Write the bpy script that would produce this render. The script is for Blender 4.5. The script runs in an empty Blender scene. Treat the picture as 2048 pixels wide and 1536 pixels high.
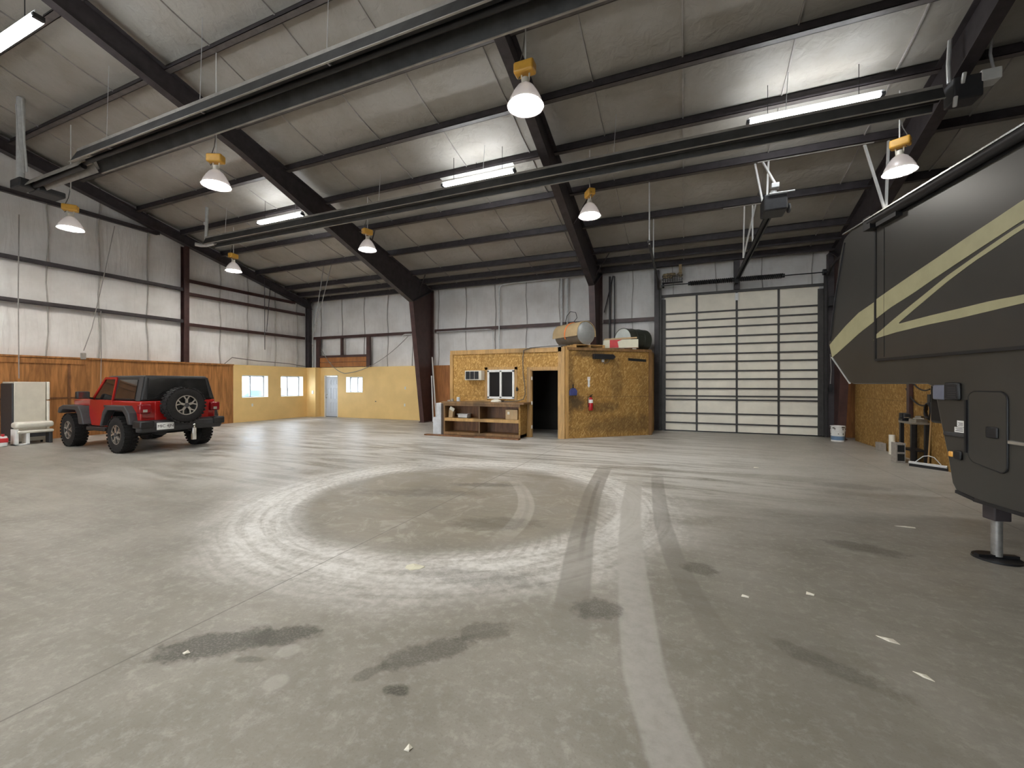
import bpy, bmesh, math, random
from mathutils import Vector, Matrix
random.seed(7)
SC = bpy.context.scene
COL = SC.collection
R = math.radians
V = Vector

# ------------------------------------------------------------------ mesh helper
class MB:
    def __init__(s):
        s.bm = bmesh.new()

    def face(s, vs, mat=0):
        try:
            f = s.bm.faces.new(vs)
            f.material_index = mat
            return f
        except ValueError:
            return None

    def hexa(s, p, mat=0):
        v = [s.bm.verts.new(q) for q in p]
        for q in ((0, 3, 2, 1), (4, 5, 6, 7), (0, 1, 5, 4), (1, 2, 6, 5), (2, 3, 7, 6), (3, 0, 4, 7)):
            s.face([v[i] for i in q], mat)
        return s

    def box(s, x0, x1, y0, y1, z0, z1, mat=0):
        return s.hexa([(x0, y0, z0), (x1, y0, z0), (x1, y1, z0), (x0, y1, z0),
                       (x0, y0, z1), (x1, y0, z1), (x1, y1, z1), (x0, y1, z1)], mat)

    def obox(s, c, size, rz=0, rx=0, ry=0, mat=0):
        M = Matrix.Rotation(rz, 3, 'Z') @ Matrix.Rotation(ry, 3, 'Y') @ Matrix.Rotation(rx, 3, 'X')
        a, b, d = size[0] / 2, size[1] / 2, size[2] / 2
        pts = [(-a, -b, -d), (a, -b, -d), (a, b, -d), (-a, b, -d), (-a, -b, d), (a, -b, d), (a, b, d), (-a, b, d)]
        return s.hexa([V(c) + M @ V(q) for q in pts], mat)

    def bar(s, p, q, w, h, up=(0, 0, 1), mat=0):
        p, q = V(p), V(q)
        d = (q - p).normalized()
        u = V(up)
        side = d.cross(u)
        if side.length < 1e-4:
            side = d.cross(V((1, 0, 0)))
        side.normalize()
        u = side.cross(d)
        a, b = side * w / 2, u * h / 2
        return s.hexa([p - a - b, p + a - b, p + a + b, p - a + b, q - a - b, q + a - b, q + a + b, q - a + b], mat)

    def ring(s, c, ax, r, n):
        ax = V(ax).normalized()
        t = V((0, 0, 1)) if abs(ax.z) < 0.9 else V((1, 0, 0))
        a = ax.cross(t).normalized()
        b = ax.cross(a)
        return [s.bm.verts.new(V(c) + (a * math.cos(2 * math.pi * i / n) + b * math.sin(2 * math.pi * i / n)) * r) for i in range(n)]

    def cyl(s, p, q, r, r2=None, n=16, mat=0, caps=True):
        r2 = r if r2 is None else r2
        ax = V(q) - V(p)
        A, B = s.ring(p, ax, r, n), s.ring(q, ax, r2, n)
        for i in range(n):
            s.face([A[i], A[(i + 1) % n], B[(i + 1) % n], B[i]], mat)
        if caps:
            s.face(A[::-1], mat)
            s.face(B, mat)
        return s

    def tube(s, pts, r, n=8, mat=0):
        pts = [V(p) for p in pts]
        prev = None
        a = None
        for i, p in enumerate(pts):
            d = (pts[min(i + 1, len(pts) - 1)] - pts[max(i - 1, 0)]).normalized()
            if a is None:
                t = V((0, 0, 1)) if abs(d.z) < 0.9 else V((1, 0, 0))
                a = d.cross(t).normalized()
            else:
                a = (a - d * a.dot(d)).normalized()
            b = d.cross(a)
            cur = [s.bm.verts.new(p + (a * math.cos(2 * math.pi * k / n) + b * math.sin(2 * math.pi * k / n)) * r) for k in range(n)]
            if prev:
                for k in range(n):
                    s.face([prev[k], prev[(k + 1) % n], cur[(k + 1) % n], cur[k]], mat)
            else:
                s.face(cur[::-1], mat)
            prev = cur
        s.face(prev, mat)
        return s

    def lathe(s, prof, c=(0, 0, 0), ax=(0, 0, 1), n=24, mat=0, close=False):
        ax = V(ax).normalized()
        rows = [s.ring(V(c) + ax * z, ax, max(r, 1e-4), n) for r, z in prof]
        if close:
            rows.append(rows[0])
        for A, B in zip(rows, rows[1:]):
            for i in range(n):
                s.face([A[i], A[(i + 1) % n], B[(i + 1) % n], B[i]], mat)
        if not close:
            if prof[0][0] > 1e-3:
                pass
        return s

    def prism(s, poly, off, mat=0):
        """poly: 3D points of one face; off: extrusion vector"""
        off = V(off)
        A = [s.bm.verts.new(p) for p in poly]
        B = [s.bm.verts.new(V(p) + off) for p in poly]
        n = len(A)
        s.face(A[::-1], mat)
        s.face(B, mat)
        for i in range(n):
            s.face([A[i], A[(i + 1) % n], B[(i + 1) % n], B[i]], mat)
        return s

    def wallbox(s, ax, c0, c1, u0, u1, z0, z1, holes=(), mat=0):
        """slab perpendicular to ax ('x' or 'y') between c0 and c1 with rectangular holes (u0,u1,z0,z1)"""
        us = sorted({u0, u1} | {h[0] for h in holes} | {h[1] for h in holes})
        zs = sorted({z0, z1} | {h[2] for h in holes} | {h[3] for h in holes})
        for a, b in zip(us, us[1:]):
            for e, f in zip(zs, zs[1:]):
                m, k = (a + b) / 2, (e + f) / 2
                if any(h[0] < m < h[1] and h[2] < k < h[3] for h in holes):
                    continue
                if ax == 'x':
                    s.box(c0, c1, a, b, e, f, mat)
                else:
                    s.box(a, b, c0, c1, e, f, mat)
        return s

    def sphere(s, c, r, sx=1, sy=1, sz=1, n=12, mat=0):
        g = bmesh.ops.create_uvsphere(s.bm, u_segments=n, v_segments=max(6, n // 2), radius=r)
        for v in g['verts']:
            v.co = V((v.co.x * sx, v.co.y * sy, v.co.z * sz)) + V(c)
        for f in {f for v in g['verts'] for f in v.link_faces}:
            f.material_index = mat
        return s

    def build(s, name, mats, parent=None, bevel=0, smooth=True, origin=None, seg=2, sub=(0, 0, 0)):
        if not isinstance(mats, (list, tuple)):
            mats = [mats]
        off = V(sub)
        if origin is not None:
            off = V(origin)
        for v in s.bm.verts:
            v.co -= off
        bmesh.ops.recalc_face_normals(s.bm, faces=s.bm.faces[:])
        me = bpy.data.meshes.new(name)
        s.bm.to_mesh(me)
        s.bm.free()
        for m in mats:
            me.materials.append(m)
        if smooth:
            me.shade_smooth()
            me.set_sharp_from_angle(angle=R(32))
        o = bpy.data.objects.new(name, me)
        COL.objects.link(o)
        if origin is not None:
            o.location = origin
        if parent is not None:
            o.parent = parent
        if bevel:
            b = o.modifiers.new('bevel', 'BEVEL')
            b.width = bevel
            b.segments = seg
            b.limit_method = 'ANGLE'
            b.angle_limit = R(40)
        return o


def tag(o, label=None, cat=None, group=None, kind=None):
    if label: o['label'] = label
    if cat: o['category'] = cat
    if group: o['group'] = group
    if kind: o['kind'] = kind
    return o


def thing(name, label, cat, loc=(0, 0, 0), rz=0, group=None, kind=None):
    o = bpy.data.objects.new(name, None)
    o.empty_display_size = 0.2
    COL.objects.link(o)
    o.location = loc
    o.rotation_euler = (0, 0, rz)
    return tag(o, label, cat, group, kind)


def dup(root, loc, label, rz=None):
    r = root.copy()
    COL.objects.link(r)
    r.location = loc
    if rz is not None:
        r.rotation_euler = (0, 0, rz)
    r['label'] = label
    for ch in list(root.children):
        c = ch.copy()
        COL.objects.link(c)
        c.parent = r
        for g in list(ch.children):
            d = g.copy()
            COL.objects.link(d)
            d.parent = c
    return r


# ------------------------------------------------------------------ node helper
class NT:
    def __init__(s, name):
        s.m = bpy.data.materials.new(name)
        s.m.use_nodes = True
        s.t = s.m.node_tree
        s.t.nodes.clear()
        s.out = s.n('ShaderNodeOutputMaterial')

    def n(s, kind, **kw):
        x = s.t.nodes.new(kind)
        for k, v in kw.items():
            setattr(x, k, v)
        return x

    def L(s, a, b):
        s.t.links.new(a, b)

    def put(s, inp, v):
        if isinstance(v, bpy.types.NodeSocket):
            s.L(v, inp)
        elif v is not None:
            if isinstance(v, (tuple, list)) and len(v) == 3 and inp.type == 'RGBA':
                v = (*v, 1)
            inp.default_value = v

    def math(s, op, a, b=None, c=None, clamp=False):
        x = s.n('ShaderNodeMath', operation=op, use_clamp=clamp)
        s.put(x.inputs[0], a)
        if b is not None: s.put(x.inputs[1], b)
        if c is not None: s.put(x.inputs[2], c)
        return x.outputs[0]

    def step(s, v, a, b):
        x = s.n('ShaderNodeMapRange', interpolation_type='SMOOTHSTEP')
        s.put(x.inputs[0], v); x.inputs[1].default_value = a; x.inputs[2].default_value = b
        return x.outputs[0]

    def mix(s, f, a, b, mode='MIX'):
        x = s.n('ShaderNodeMix', data_type='RGBA', blend_type=mode)
        s.put(x.inputs[0], f); s.put(x.inputs[6], a); s.put(x.inputs[7], b)
        return x.outputs[2]

    def coord(s, sc=(1, 1, 1), rot=(0, 0, 0)):
        tc = s.n('ShaderNodeTexCoord')
        mp = s.n('ShaderNodeMapping')
        mp.inputs['Scale'].default_value = sc
        mp.inputs['Rotation'].default_value = rot
        s.L(tc.outputs['Object'], mp.inputs[0])
        return mp.outputs[0]

    def noise(s, vec, scale, detail=3, rough=.5, dist=0):
        x = s.n('ShaderNodeTexNoise')
        s.L(vec, x.inputs['Vector'])
        x.inputs['Scale'].default_value = scale
        x.inputs['Detail'].default_value = detail
        x.inputs['Roughness'].default_value = rough
        x.inputs['Distortion'].default_value = dist
        return x.outputs['Fac']

    def bump(s, h, strength=.3, dist=.02):
        x = s.n('ShaderNodeBump')
        x.inputs['Strength'].default_value = strength
        x.inputs['Distance'].default_value = dist
        s.L(h, x.inputs['Height'])
        return x.outputs[0]

    def bsdf(s, col, rough=.5, metal=0, normal=None, spec=.5, emit=None, es=0):
        b = s.n('ShaderNodeBsdfPrincipled')
        s.put(b.inputs['Base Color'], col)
        s.put(b.inputs['Roughness'], rough)
        s.put(b.inputs['Metallic'], metal)
        b.inputs['Specular IOR Level'].default_value = spec
        if normal is not None: s.L(normal, b.inputs['Normal'])
        if emit is not None:
            s.put(b.inputs['Emission Color'], emit)
            b.inputs['Emission Strength'].default_value = es
        s.L(b.outputs[0], s.out.inputs[0])
        return b


def mat(name, col, rough=.5, metal=0, var=.12, scale=6, bump=0, spec=.5, detail=4, stretch=(1, 1, 1)):
    t = NT(name)
    c = t.coord(stretch)
    n = t.noise(c, scale, detail, .6)
    f = t.step(n, .25, .75)
    lo = tuple(max(0, x * (1 - var)) for x in col)
    hi = tuple(min(1, x * (1 + var)) for x in col)
    t.bsdf(t.mix(f, lo, hi), rough, metal, t.bump(n, bump, .01) if bump else None, spec)
    return t.m


def emat(name, col, strength):
    t = NT(name)
    e = t.n('ShaderNodeEmission')
    e.inputs[0].default_value = (*col, 1)
    e.inputs[1].default_value = strength
    t.L(e.outputs[0], t.out.inputs[0])
    return t.m


def glass(name, tint=(.9, .95, 1), gloss=.12, rough=.02):
    t = NT(name)
    a = t.n('ShaderNodeBsdfTransparent'); a.inputs[0].default_value = (*tint, 1)
    b = t.n('ShaderNodeBsdfGlossy'); b.inputs[1].default_value = rough
    m = t.n('ShaderNodeMixShader'); m.inputs[0].default_value = gloss
    t.L(a.outputs[0], m.inputs[1]); t.L(b.outputs[0], m.inputs[2]); t.L(m.outputs[0], t.out.inputs[0])
    return t.m


# ------------------------------------------------------------------ materials
def floor_mat():
    t = NT('concrete_floor')
    tc = t.n('ShaderNodeTexCoord')
    P = tc.outputs['Object']
    big = t.noise(P, .35, 5, .6)
    mid = t.noise(P, 1.6, 6, .65)
    fine = t.noise(P, 14, 6, .7)
    grit = t.noise(P, 70, 3, .6)
    # long sweeping streaks left by tyres
    mp = t.n('ShaderNodeMapping'); mp.inputs['Scale'].default_value = (.35, 2.4, 1); mp.inputs['Rotation'].default_value = (0, 0, R(12))
    t.L(P, mp.inputs[0])
    streak = t.noise(mp.outputs[0], 1.3, 6, .65, 1.2)
    sx = t.n('ShaderNodeSeparateXYZ'); t.L(P, sx.inputs[0])
    x, y = sx.outputs[0], sx.outputs[1]
    base = t.mix(t.step(mid, .3, .7), (.222, .207, .174), (.30, .282, .245))
    base = t.mix(t.math('MULTIPLY', t.step(fine, .48, .68), .4), base, (.44, .42, .385))
    base = t.mix(t.math('MULTIPLY', t.step(grit, .52, .7), .3), base, (.15, .14, .12))
    # pale dust, thicker towards the middle and the back of the hall
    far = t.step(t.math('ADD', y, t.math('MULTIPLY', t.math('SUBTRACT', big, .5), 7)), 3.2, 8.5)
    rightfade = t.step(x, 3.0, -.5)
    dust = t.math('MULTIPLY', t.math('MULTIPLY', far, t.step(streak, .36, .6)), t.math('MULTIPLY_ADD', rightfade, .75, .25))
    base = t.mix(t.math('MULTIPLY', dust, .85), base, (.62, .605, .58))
    # brownish and paler noise patches nearer the viewer
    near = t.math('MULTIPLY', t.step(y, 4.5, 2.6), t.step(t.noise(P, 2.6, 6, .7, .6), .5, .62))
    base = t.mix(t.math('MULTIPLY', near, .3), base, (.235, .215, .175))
    near2 = t.math('MULTIPLY', t.step(y, 4.2, 2.4), t.step(t.noise(P, 7.5, 6, .75, .4), .55, .66))
    base = t.mix(t.math('MULTIPLY', near2, .3), base, (.47, .445, .40))
    # the ring of dust thrown by a turning vehicle
    wob = t.math('MULTIPLY', t.math('SUBTRACT', t.noise(P, .9, 4, .6), .5), .7)
    dx = t.math('ADD', x, 3.0); dy = t.math('SUBTRACT', y, 5.25)
    r0 = t.math('SQRT', t.math('ADD', t.math('MULTIPLY', dx, dx), t.math('MULTIPLY', dy, dy)))
    r = t.math('ADD', r0, t.math('MULTIPLY', wob, .45))
    ring = t.math('MULTIPLY', t.step(r, 1.9, 2.25), t.step(t.math('ADD', r0, t.math('MULTIPLY', wob, 1.2)), 3.3, 2.45))
    ang = t.math('ARCTAN2', dy, dx)
    cv = t.n('ShaderNodeCombineXYZ'); t.put(cv.inputs[0], t.math('MULTIPLY', ang, 2.2)); t.put(cv.inputs[1], t.math('MULTIPLY', r0, 9))
    polar = t.noise(cv.outputs[0], 1.0, 5, .65, .4)
    patch = t.step(t.noise(P, .8, 4, .6), .32, .6)
    ringn = t.math('MULTIPLY', ring, t.math('MULTIPLY_ADD', t.step(polar, .34, .62), .45, .2))
    ringn = t.math('MULTIPLY', t.math('ADD', ringn, t.math('MULTIPLY', ring, t.math('MULTIPLY', t.step(fine, .36, .6), .35))), t.math('MULTIPLY_ADD', patch, .4, .6))
    inpatch = t.math('MULTIPLY', t.step(r, 2.1, 1.7), t.step(t.noise(P, 2.1, 6, .7, 1.4), .5, .64))
    inner = t.math('MULTIPLY', t.step(r, 2.1, 1.7), t.math('MULTIPLY_ADD', t.step(mid, .3, .6), .7, .3))
    base = t.mix(t.math('MULTIPLY', inner, .75), base, (.255, .228, .18))
    base = t.mix(t.math('MULTIPLY', inpatch, .5), base, (.44, .42, .38))
    base = t.mix(t.math('MULTIPLY', ringn, .88), base, (.80, .79, .765))
    # tread lugs printed along the inner edge of the ring
    lug = t.step(t.math('SINE', t.math('ADD', t.math('MULTIPLY', ang, 95), t.math('MULTIPLY', r0, 40))), .1, .7)
    band = t.math('MULTIPLY', t.step(r0, 1.88, 1.98), t.step(r0, 2.3, 2.15))
    base = t.mix(t.math('MULTIPLY', t.math('MULTIPLY', t.math('MULTIPLY', lug, band), t.step(mid, .4, .6)), .3), base, (.2, .18, .155))
    band2 = t.math('MULTIPLY', t.step(r0, 2.65, 2.75), t.step(r0, 3.1, 2.95))
    base = t.mix(t.math('MULTIPLY', t.math('MULTIPLY', t.math('MULTIPLY', lug, band2), t.step(mid, .45, .6)), .14), base, (.25, .235, .21))

    def track(fx, w, col, amt, y0, y1, soft=.03):
        nonlocal base
        d = t.math('ABSOLUTE', t.math('SUBTRACT', t.math('ADD', x, t.math('MULTIPLY', wob, .06)), fx))
        m = t.math('MULTIPLY', t.step(d, w + soft, w), t.math('MULTIPLY', t.step(y, y0, y0 + .8), t.step(y, y1, y1 - 1.2)))
        m = t.math('MULTIPLY', m, t.math('MULTIPLY_ADD', t.step(fine, .2, .6), .5, .5))
        base = t.mix(t.math('MULTIPLY', m, amt), base, col)

    ym = lambda a: t.math('SUBTRACT', y, a)
    f1 = t.math('ADD', t.math('MULTIPLY_ADD', ym(2.8), -.163, -.72), t.math('MULTIPLY', t.math('MULTIPLY', ym(2.8), ym(5.74)), .0132))
    f2 = t.math('ADD', t.math('MULTIPLY_ADD', ym(2.2), -.158, -.17), t.math('MULTIPLY', t.math('MULTIPLY', ym(2.2), ym(4.16)), .0127))
    f2 = t.math('MULTIPLY_ADD', t.math('MAXIMUM', t.math('SUBTRACT', 2.4, y), 0), .16, f2)
    f3 = t.math('MULTIPLY_ADD', t.math('DIVIDE', 3.1, t.math('MAXIMUM', y, .6)), 1, -.84)
    f4 = t.math('MULTIPLY_ADD', t.math('DIVIDE', 2.6, t.math('MAXIMUM', y, .6)), 1, -.25)
    track(f2, .105, (.44, .425, .395), .75, -.5, 8.0)
    track(f1, .115, (.19, .175, .15), .62, 2.3, 8.6)
    track(t.math('ADD', f1, .02), .012, (.11, .1, .085), .5, 3.6, 7.5)
    track(f3, .08, (.17, .155, .135), .5, 2.6, 8.2)
    f5 = t.math('MULTIPLY_ADD', t.math('MULTIPLY', ym(4.1), ym(4.1)), -.16, -1.75)
    track(f5, .1, (.5, .48, .44), .55, 3.7, 6.9)
    track(t.math('ADD', f5, .02), .012, (.27, .245, .205), .4, 3.9, 6.5)
    track(f4, .2, (.2, .185, .165), .3, .4, 4.2, .09)
    track(t.math('ADD', f4, .55), .13, (.38, .36, .33), .35, .2, 4.0, .08)
    # oil stains: centre, radii, angle, strength
    for cx, cy, ax, ay, rot, amt in ((-2.66, 1.70, .34, .13, 38, .9), (-2.36, 1.92, .22, .09, 30, .85), (-1.39, 1.80, .07, .045, 20, .9),
                                     (-1.42, 2.12, .28, .1, 45, .62), (-1.2, 2.45, .2, .09, 30, .5), (-1.62, 1.85, .1, .04, 60, .5),
                                     (-.58, 3.0, .16, .13, 30, .72), (.12, 3.98, .13, .12, 0, .6), (1.6, 5.1, .3, .14, -15, .5),
                                     (-1.6, 3.1, .55, .14, 12, .35), (-2.95, 6.0, .5, .12, 20, .5), (-3.6, 5.2, .8, .2, 20, .4),
                                     (-2.0, 4.4, .5, .2, 20, .4), (2.4, 8.1, .5, .2, 0, .35), (-2.32, 1.68, .09, .03, 20, .5),
                                     (.75, 2.9, .3, .08, -30, .4)):
        mp = t.n('ShaderNodeMapping', vector_type='TEXTURE')
        mp.inputs['Location'].default_value = (cx, cy, 0)
        mp.inputs['Rotation'].default_value = (0, 0, R(rot))
        mp.inputs['Scale'].default_value = (ax, ay, 1)
        t.L(P, mp.inputs[0])
        ln = t.n('ShaderNodeVectorMath', operation='LENGTH'); t.L(mp.outputs[0], ln.inputs[0])
        d = t.math('ADD', ln.outputs['Value'], t.math('MULTIPLY', t.math('SUBTRACT', t.noise(P, 9, 4, .65), .5), 1.7))
        base = t.mix(t.math('MULTIPLY', t.math('MULTIPLY', t.step(d, 1.3, .7), t.math('MULTIPLY_ADD', t.step(grit, .35, .55), .35, .65)), amt), base, (.06, .056, .042))
    # two pale scuffs
    for cx, cy in ((-2.03, 1.6), (-2.2, 1.82)):
        dd = t.math('SQRT', t.math('ADD', t.math('POWER', t.math('SUBTRACT', x, cx), 2), t.math('POWER', t.math('SUBTRACT', y, cy), 2)))
        base = t.mix(t.math('MULTIPLY', t.step(dd, .075, .05), .35), base, (.5, .48, .44))
    # saw-cut joints
    for s_, c in ((x, 3.0), (x, -3.4)):
        d = t.math('ABSOLUTE', t.math('ADD', s_, c))
        base = t.mix(t.math('MULTIPLY', t.step(d, .009, .004), .6), base, (.1, .09, .08))
    d = t.math('ABSOLUTE', t.math('SUBTRACT', y, 6.9))
    base = t.mix(t.math('MULTIPLY', t.step(d, .009, .004), .4), base, (.12, .11, .1))
    rough = t.math('MULTIPLY_ADD', t.step(streak, .3, .7), .2, .33)
    hb = t.math('ADD', t.math('MULTIPLY', fine, .5), t.math('MULTIPLY', streak, 1.2))
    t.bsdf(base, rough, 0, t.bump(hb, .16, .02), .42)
    return t.m


def osb_mat(name, dark=0.0, stains=()):
    t = NT(name)
    cols = None
    layers = []
    for k, (rot, sc) in enumerate((((0, R(25), R(45)), (9, 32, 32)), ((0, R(-48), R(45)), (10, 36, 36)), ((0, R(75), R(45)), (9, 30, 30)))):
        tc = t.n('ShaderNodeTexCoord')
        mp = t.n('ShaderNodeMapping', vector_type='TEXTURE')
        mp.inputs['Scale'].default_value = tuple(1 / q for q in sc)
        mp.inputs['Rotation'].default_value = rot
        t.L(tc.outputs['Object'], mp.inputs[0])
        c = mp.outputs[0]
        v = t.n('ShaderNodeTexVoronoi'); v.inputs['Scale'].default_value = 1.0
        t.L(c, v.inputs['Vector'])
        hs = t.n('ShaderNodeSeparateColor'); t.L(v.outputs['Color'], hs.inputs[0])
        layers.append((hs.outputs[0], hs.outputs[1]))
    k = 1 - dark
    a = (.35 * k, .185 * k, .05 * k); b = (.50 * k, .285 * k, .083 * k); d = (.68 * k, .43 * k, .155 * k)
    col = t.mix(layers[0][0], a, b)
    col = t.mix(t.step(layers[1][1], .55, .6), col, t.mix(layers[1][0], b, d))
    col = t.mix(t.step(layers[2][1], .68, .72), col, t.mix(layers[2][0], a, b))
    P = t.coord()
    big = t.noise(P, 1.2, 5, .6)
    col = t.mix(t.math('MULTIPLY', t.step(big, .45, .75), .35), col, (.2, .12, .04), 'MIX')
    sp = t.n('ShaderNodeSeparateXYZ'); t.L(P, sp.inputs[0])
    # sheet joints every 1.22 m
    zz = t.math('ABSOLUTE', t.math('SUBTRACT', t.math('FRACT', t.math('DIVIDE', sp.outputs[2], 1.22)), .5))
    col = t.mix(t.math('MULTIPLY', t.step(zz, .492, .497), .45), col, (.1, .06, .02))
    for cx, cy, cz, rx, rz, amt in stains:
        ddx = t.math('DIVIDE', t.math('SUBTRACT', sp.outputs[0], cx), rx)
        ddz = t.math('DIVIDE', t.math('SUBTRACT', sp.outputs[2], cz), rz)
        rr = t.math('SQRT', t.math('ADD', t.math('MULTIPLY', ddx, ddx), t.math('MULTIPLY', ddz, ddz)))
        rr = t.math('ADD', rr, t.math('MULTIPLY', t.math('SUBTRACT', t.noise(P, 4, 4, .6), .5), 1.2))
        col = t.mix(t.math('MULTIPLY', t.step(rr, 1.15, .35), amt), col, (.05, .035, .02))
    t.bsdf(col, .7, 0, t.bump(layers[0][0], .12, .01), .25)
    return t.m


def ply_mat(name, col, var=.22, seam=1.22, axis=1):
    t = NT(name)
    c = t.coord((3, 3, .35))
    n = t.noise(c, 2.2, 6, .6, 1.5)
    n2 = t.noise(t.coord((14, 14, .8)), 2, 3, .5)
    lo = tuple(x * (1 - var) for x in col); hi = tuple(min(1, x * (1 + var * 1.3)) for x in col)
    k = t.mix(t.step(n, .3, .7), lo, hi)
    k = t.mix(t.math('MULTIPLY', t.step(n2, .5, .8), .25), k, tuple(x * .5 for x in col))
    P = t.coord()
    sp = t.n('ShaderNodeSeparateXYZ'); t.L(P, sp.inputs[0])
    u = t.math('ABSOLUTE', t.math('SUBTRACT', t.math('FRACT', t.math('DIVIDE', sp.outputs[axis], seam)), .5))
    k = t.mix(t.math('MULTIPLY', t.step(u, .494, .498), .6), k, tuple(x * .35 for x in col))
    t.bsdf(k, .45, 0, None, .4)
    return t.m


def vinyl_mat(name, col, dirt, streaks=True):
    t = NT(name)
    P = t.coord()
    n = t.noise(P, .9, 5, .6)
    n2 = t.noise(t.coord((6, 6, .5)), 1.5, 4, .6)
    k = t.mix(t.step(n, .3, .75), col, tuple(c * d for c, d in zip(col, dirt)))
    if streaks:
        k = t.mix(t.math('MULTIPLY', t.step(n2, .55, .8), .3), k, tuple(c * .6 for c in col))
    h = t.math('ADD', t.noise(t.coord((2.2, 2.2, .35)), 2.5, 3, .5, .6), t.math('MULTIPLY', n, .6))
    t.bsdf(k, .48, 0, t.bump(h, .5, .05), .3)
    return t.m


M = {}
M['floor'] = floor_mat()
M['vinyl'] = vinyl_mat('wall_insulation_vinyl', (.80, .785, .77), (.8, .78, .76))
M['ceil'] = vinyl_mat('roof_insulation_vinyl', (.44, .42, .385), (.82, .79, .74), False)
M['seam'] = mat('insulation_seam', (.4, .375, .35), .6)
M['steel'] = mat('dark_primer_steel', (.05, .042, .045), .5, 0, .25, 5, 0, .4)
M['flange'] = mat('purlin_flange_lit_steel', (.12, .105, .1), .5, 0, .25, 4)  # lightened steel: lamplight on the flange undersides put into the colour
M['jackleg'] = mat('scuffed_jack_tube', (.3, .29, .28), .4, .5, .2, 12)
M['redsteel'] = mat('red_primer_steel', (.062, .03, .027), .45, 0, .25, 4, 0, .45)
M['galv'] = mat('galvanized_metal', (.66, .67, .67), .4, .3, .1, 10)
M['winframe'] = mat('grey_window_frame', (.3, .31, .33), .5, 0, .05)
M['black'] = mat('black_metal', (.015, .015, .017), .45, .2, .2, 8)
M['heater'] = mat('heater_reflector_steel', (.05, .05, .05), .55, .1, .3, 3)
M['heatertop'] = mat('heater_reflector_upper_skin', (.36, .34, .31), .5, .2, .2, 4)
M['white'] = mat('white_paint', (.75, .75, .73), .4, 0, .06)
M['yellow'] = mat('ochre_wall_paint', (.82, .58, .25), .5, 0, .06, 1.2, .05, .35)
M['yellow2'] = mat('white_jamb_paint', (.8, .78, .72), .5, 0, .04)
M['ply'] = ply_mat('varnished_plywood', (.34, .15, .048), .32)
M['ply2'] = ply_mat('varnished_plywood_back', (.33, .13, .04), .25, 1.22, 0)
M['lumber'] = ply_mat('framing_lumber', (.44, .26, .095), .2, 50, 0)
M['darklumber'] = ply_mat('weathered_lumber', (.20, .11, .045), .25, 50, 0)
M['shelfwood'] = ply_mat('old_shelf_wood', (.17, .075, .03), .3, 50, 0)
M['osb'] = osb_mat('osb_board', .05)
M['osbdirty'] = osb_mat('osb_board_grimy', .25, ((1.55, 0, 1.05, .26, .26, .85), (1.9, 0, 2.5, .5, .16, .7), (2.2, 0, .9, .5, .22, .5), (2.9, 0, .35, 1.5, .35, .45), (2.55, 0, 1.7, .22, .9, .35), (1.4, 0, 1.5, .1, 1.4, .45), (3.3, 0, 1.2, .2, 1.2, .25)))
M['osbdark'] = osb_mat('osb_board_brown', .33)
M['amber'] = mat('amber_plastic', (.62, .33, .045), .4, 0, .1)
M['beige'] = mat('beige_enamel', (.62, .58, .49), .4, 0, .05)
M['offwhite'] = mat('off_white_plastic', (.72, .69, .6), .45, 0, .06)
M['rubber'] = mat('tyre_rubber', (.013, .012, .012), .75, 0, .3, 30, .3, .3)
M['red'] = mat('red_car_paint', (.34, .011, .01), .22, 0, .05, 1, 0, .6)
M['trim'] = mat('grey_black_plastic_trim', (.034, .034, .037), .55, 0, .15, 12, .05)
M['hardtop'] = mat('black_hardtop', (.009, .009, .01), .5, 0, .15, 20, .1)
M['carglass'] = mat('tinted_car_glass', (.012, .012, .012), .06, 0, .1, 2, 0, .8)
M['rim'] = mat('machined_rim', (.62, .6, .57), .28, .85, .08)
M['darkrim'] = mat('black_rim_pocket', (.012, .012, .012), .5)
M['taillight'] = mat('tail_lamp_lens', (.2, .008, .012), .15, 0, .1)
M['chrome'] = mat('chrome', (.8, .79, .76), .15, 1, .05)
M['rv'] = mat('trailer_gelcoat_charcoal', (.04, .038, .034), .32, 0, .1, 1.5, 0, .5)
M['rvslide'] = mat('trailer_slide_skin', (.04, .037, .033), .3, 0, .1, 1.5, 0, .5)
M['cream'] = mat('cream_swoosh_vinyl', (.36, .34, .205), .45, 0, .06)
M['gutter'] = mat('aluminium_gutter', (.6, .6, .58), .25, .9, .1)
M['paper'] = mat('paper', (.75, .72, .62), .7, 0, .05)
M['card'] = mat('cardboard', (.48, .34, .19), .7, 0, .1)
M['tan'] = mat('tan_tank_jacket', (.47, .345, .19), .6, 0, .1, 4)
M['tankgrey'] = mat('dull_tank_steel', (.24, .215, .18), .45, .3, .15, 4)
M['galvtank'] = mat('galvanized_tank_head', (.42, .44, .44), .4, .5, .12, 5)
M['green'] = mat('dark_green_tank', (.03, .035, .025), .4, 0, .15, 3)
M['paleend'] = mat('pale_tank_head', (.66, .7, .66), .45, 0, .1, 3)
M['orange'] = mat('orange_strap', (.8, .22, .05), .6)
M['redbox'] = mat('red_print', (.55, .03, .035), .5)
M['cream2'] = mat('cream_carton', (.68, .66, .52), .6, 0, .05)
M['blue'] = mat('blue_plastic', (.045, .055, .17), .45)
M['bluelabel'] = mat('blue_label', (.12, .2, .32), .5)
M['extred'] = mat('extinguisher_red', (.4, .01, .015), .3)
M['brick'] = mat('grey_masonry', (.3, .27, .24), .8, 0, .15, 20, .3)
M['foam'] = mat('pale_grey_block', (.52, .53, .55), .7, 0, .1)
M['cable'] = mat('cable_sheath', (.12, .11, .1), .6)
M['greycable'] = mat('grey_cable', (.26, .245, .23), .6)
M['doorskin'] = mat('dirty_cream_door_steel', (.78, .735, .63), .5, 0, .1, 1.3, .05)
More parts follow.
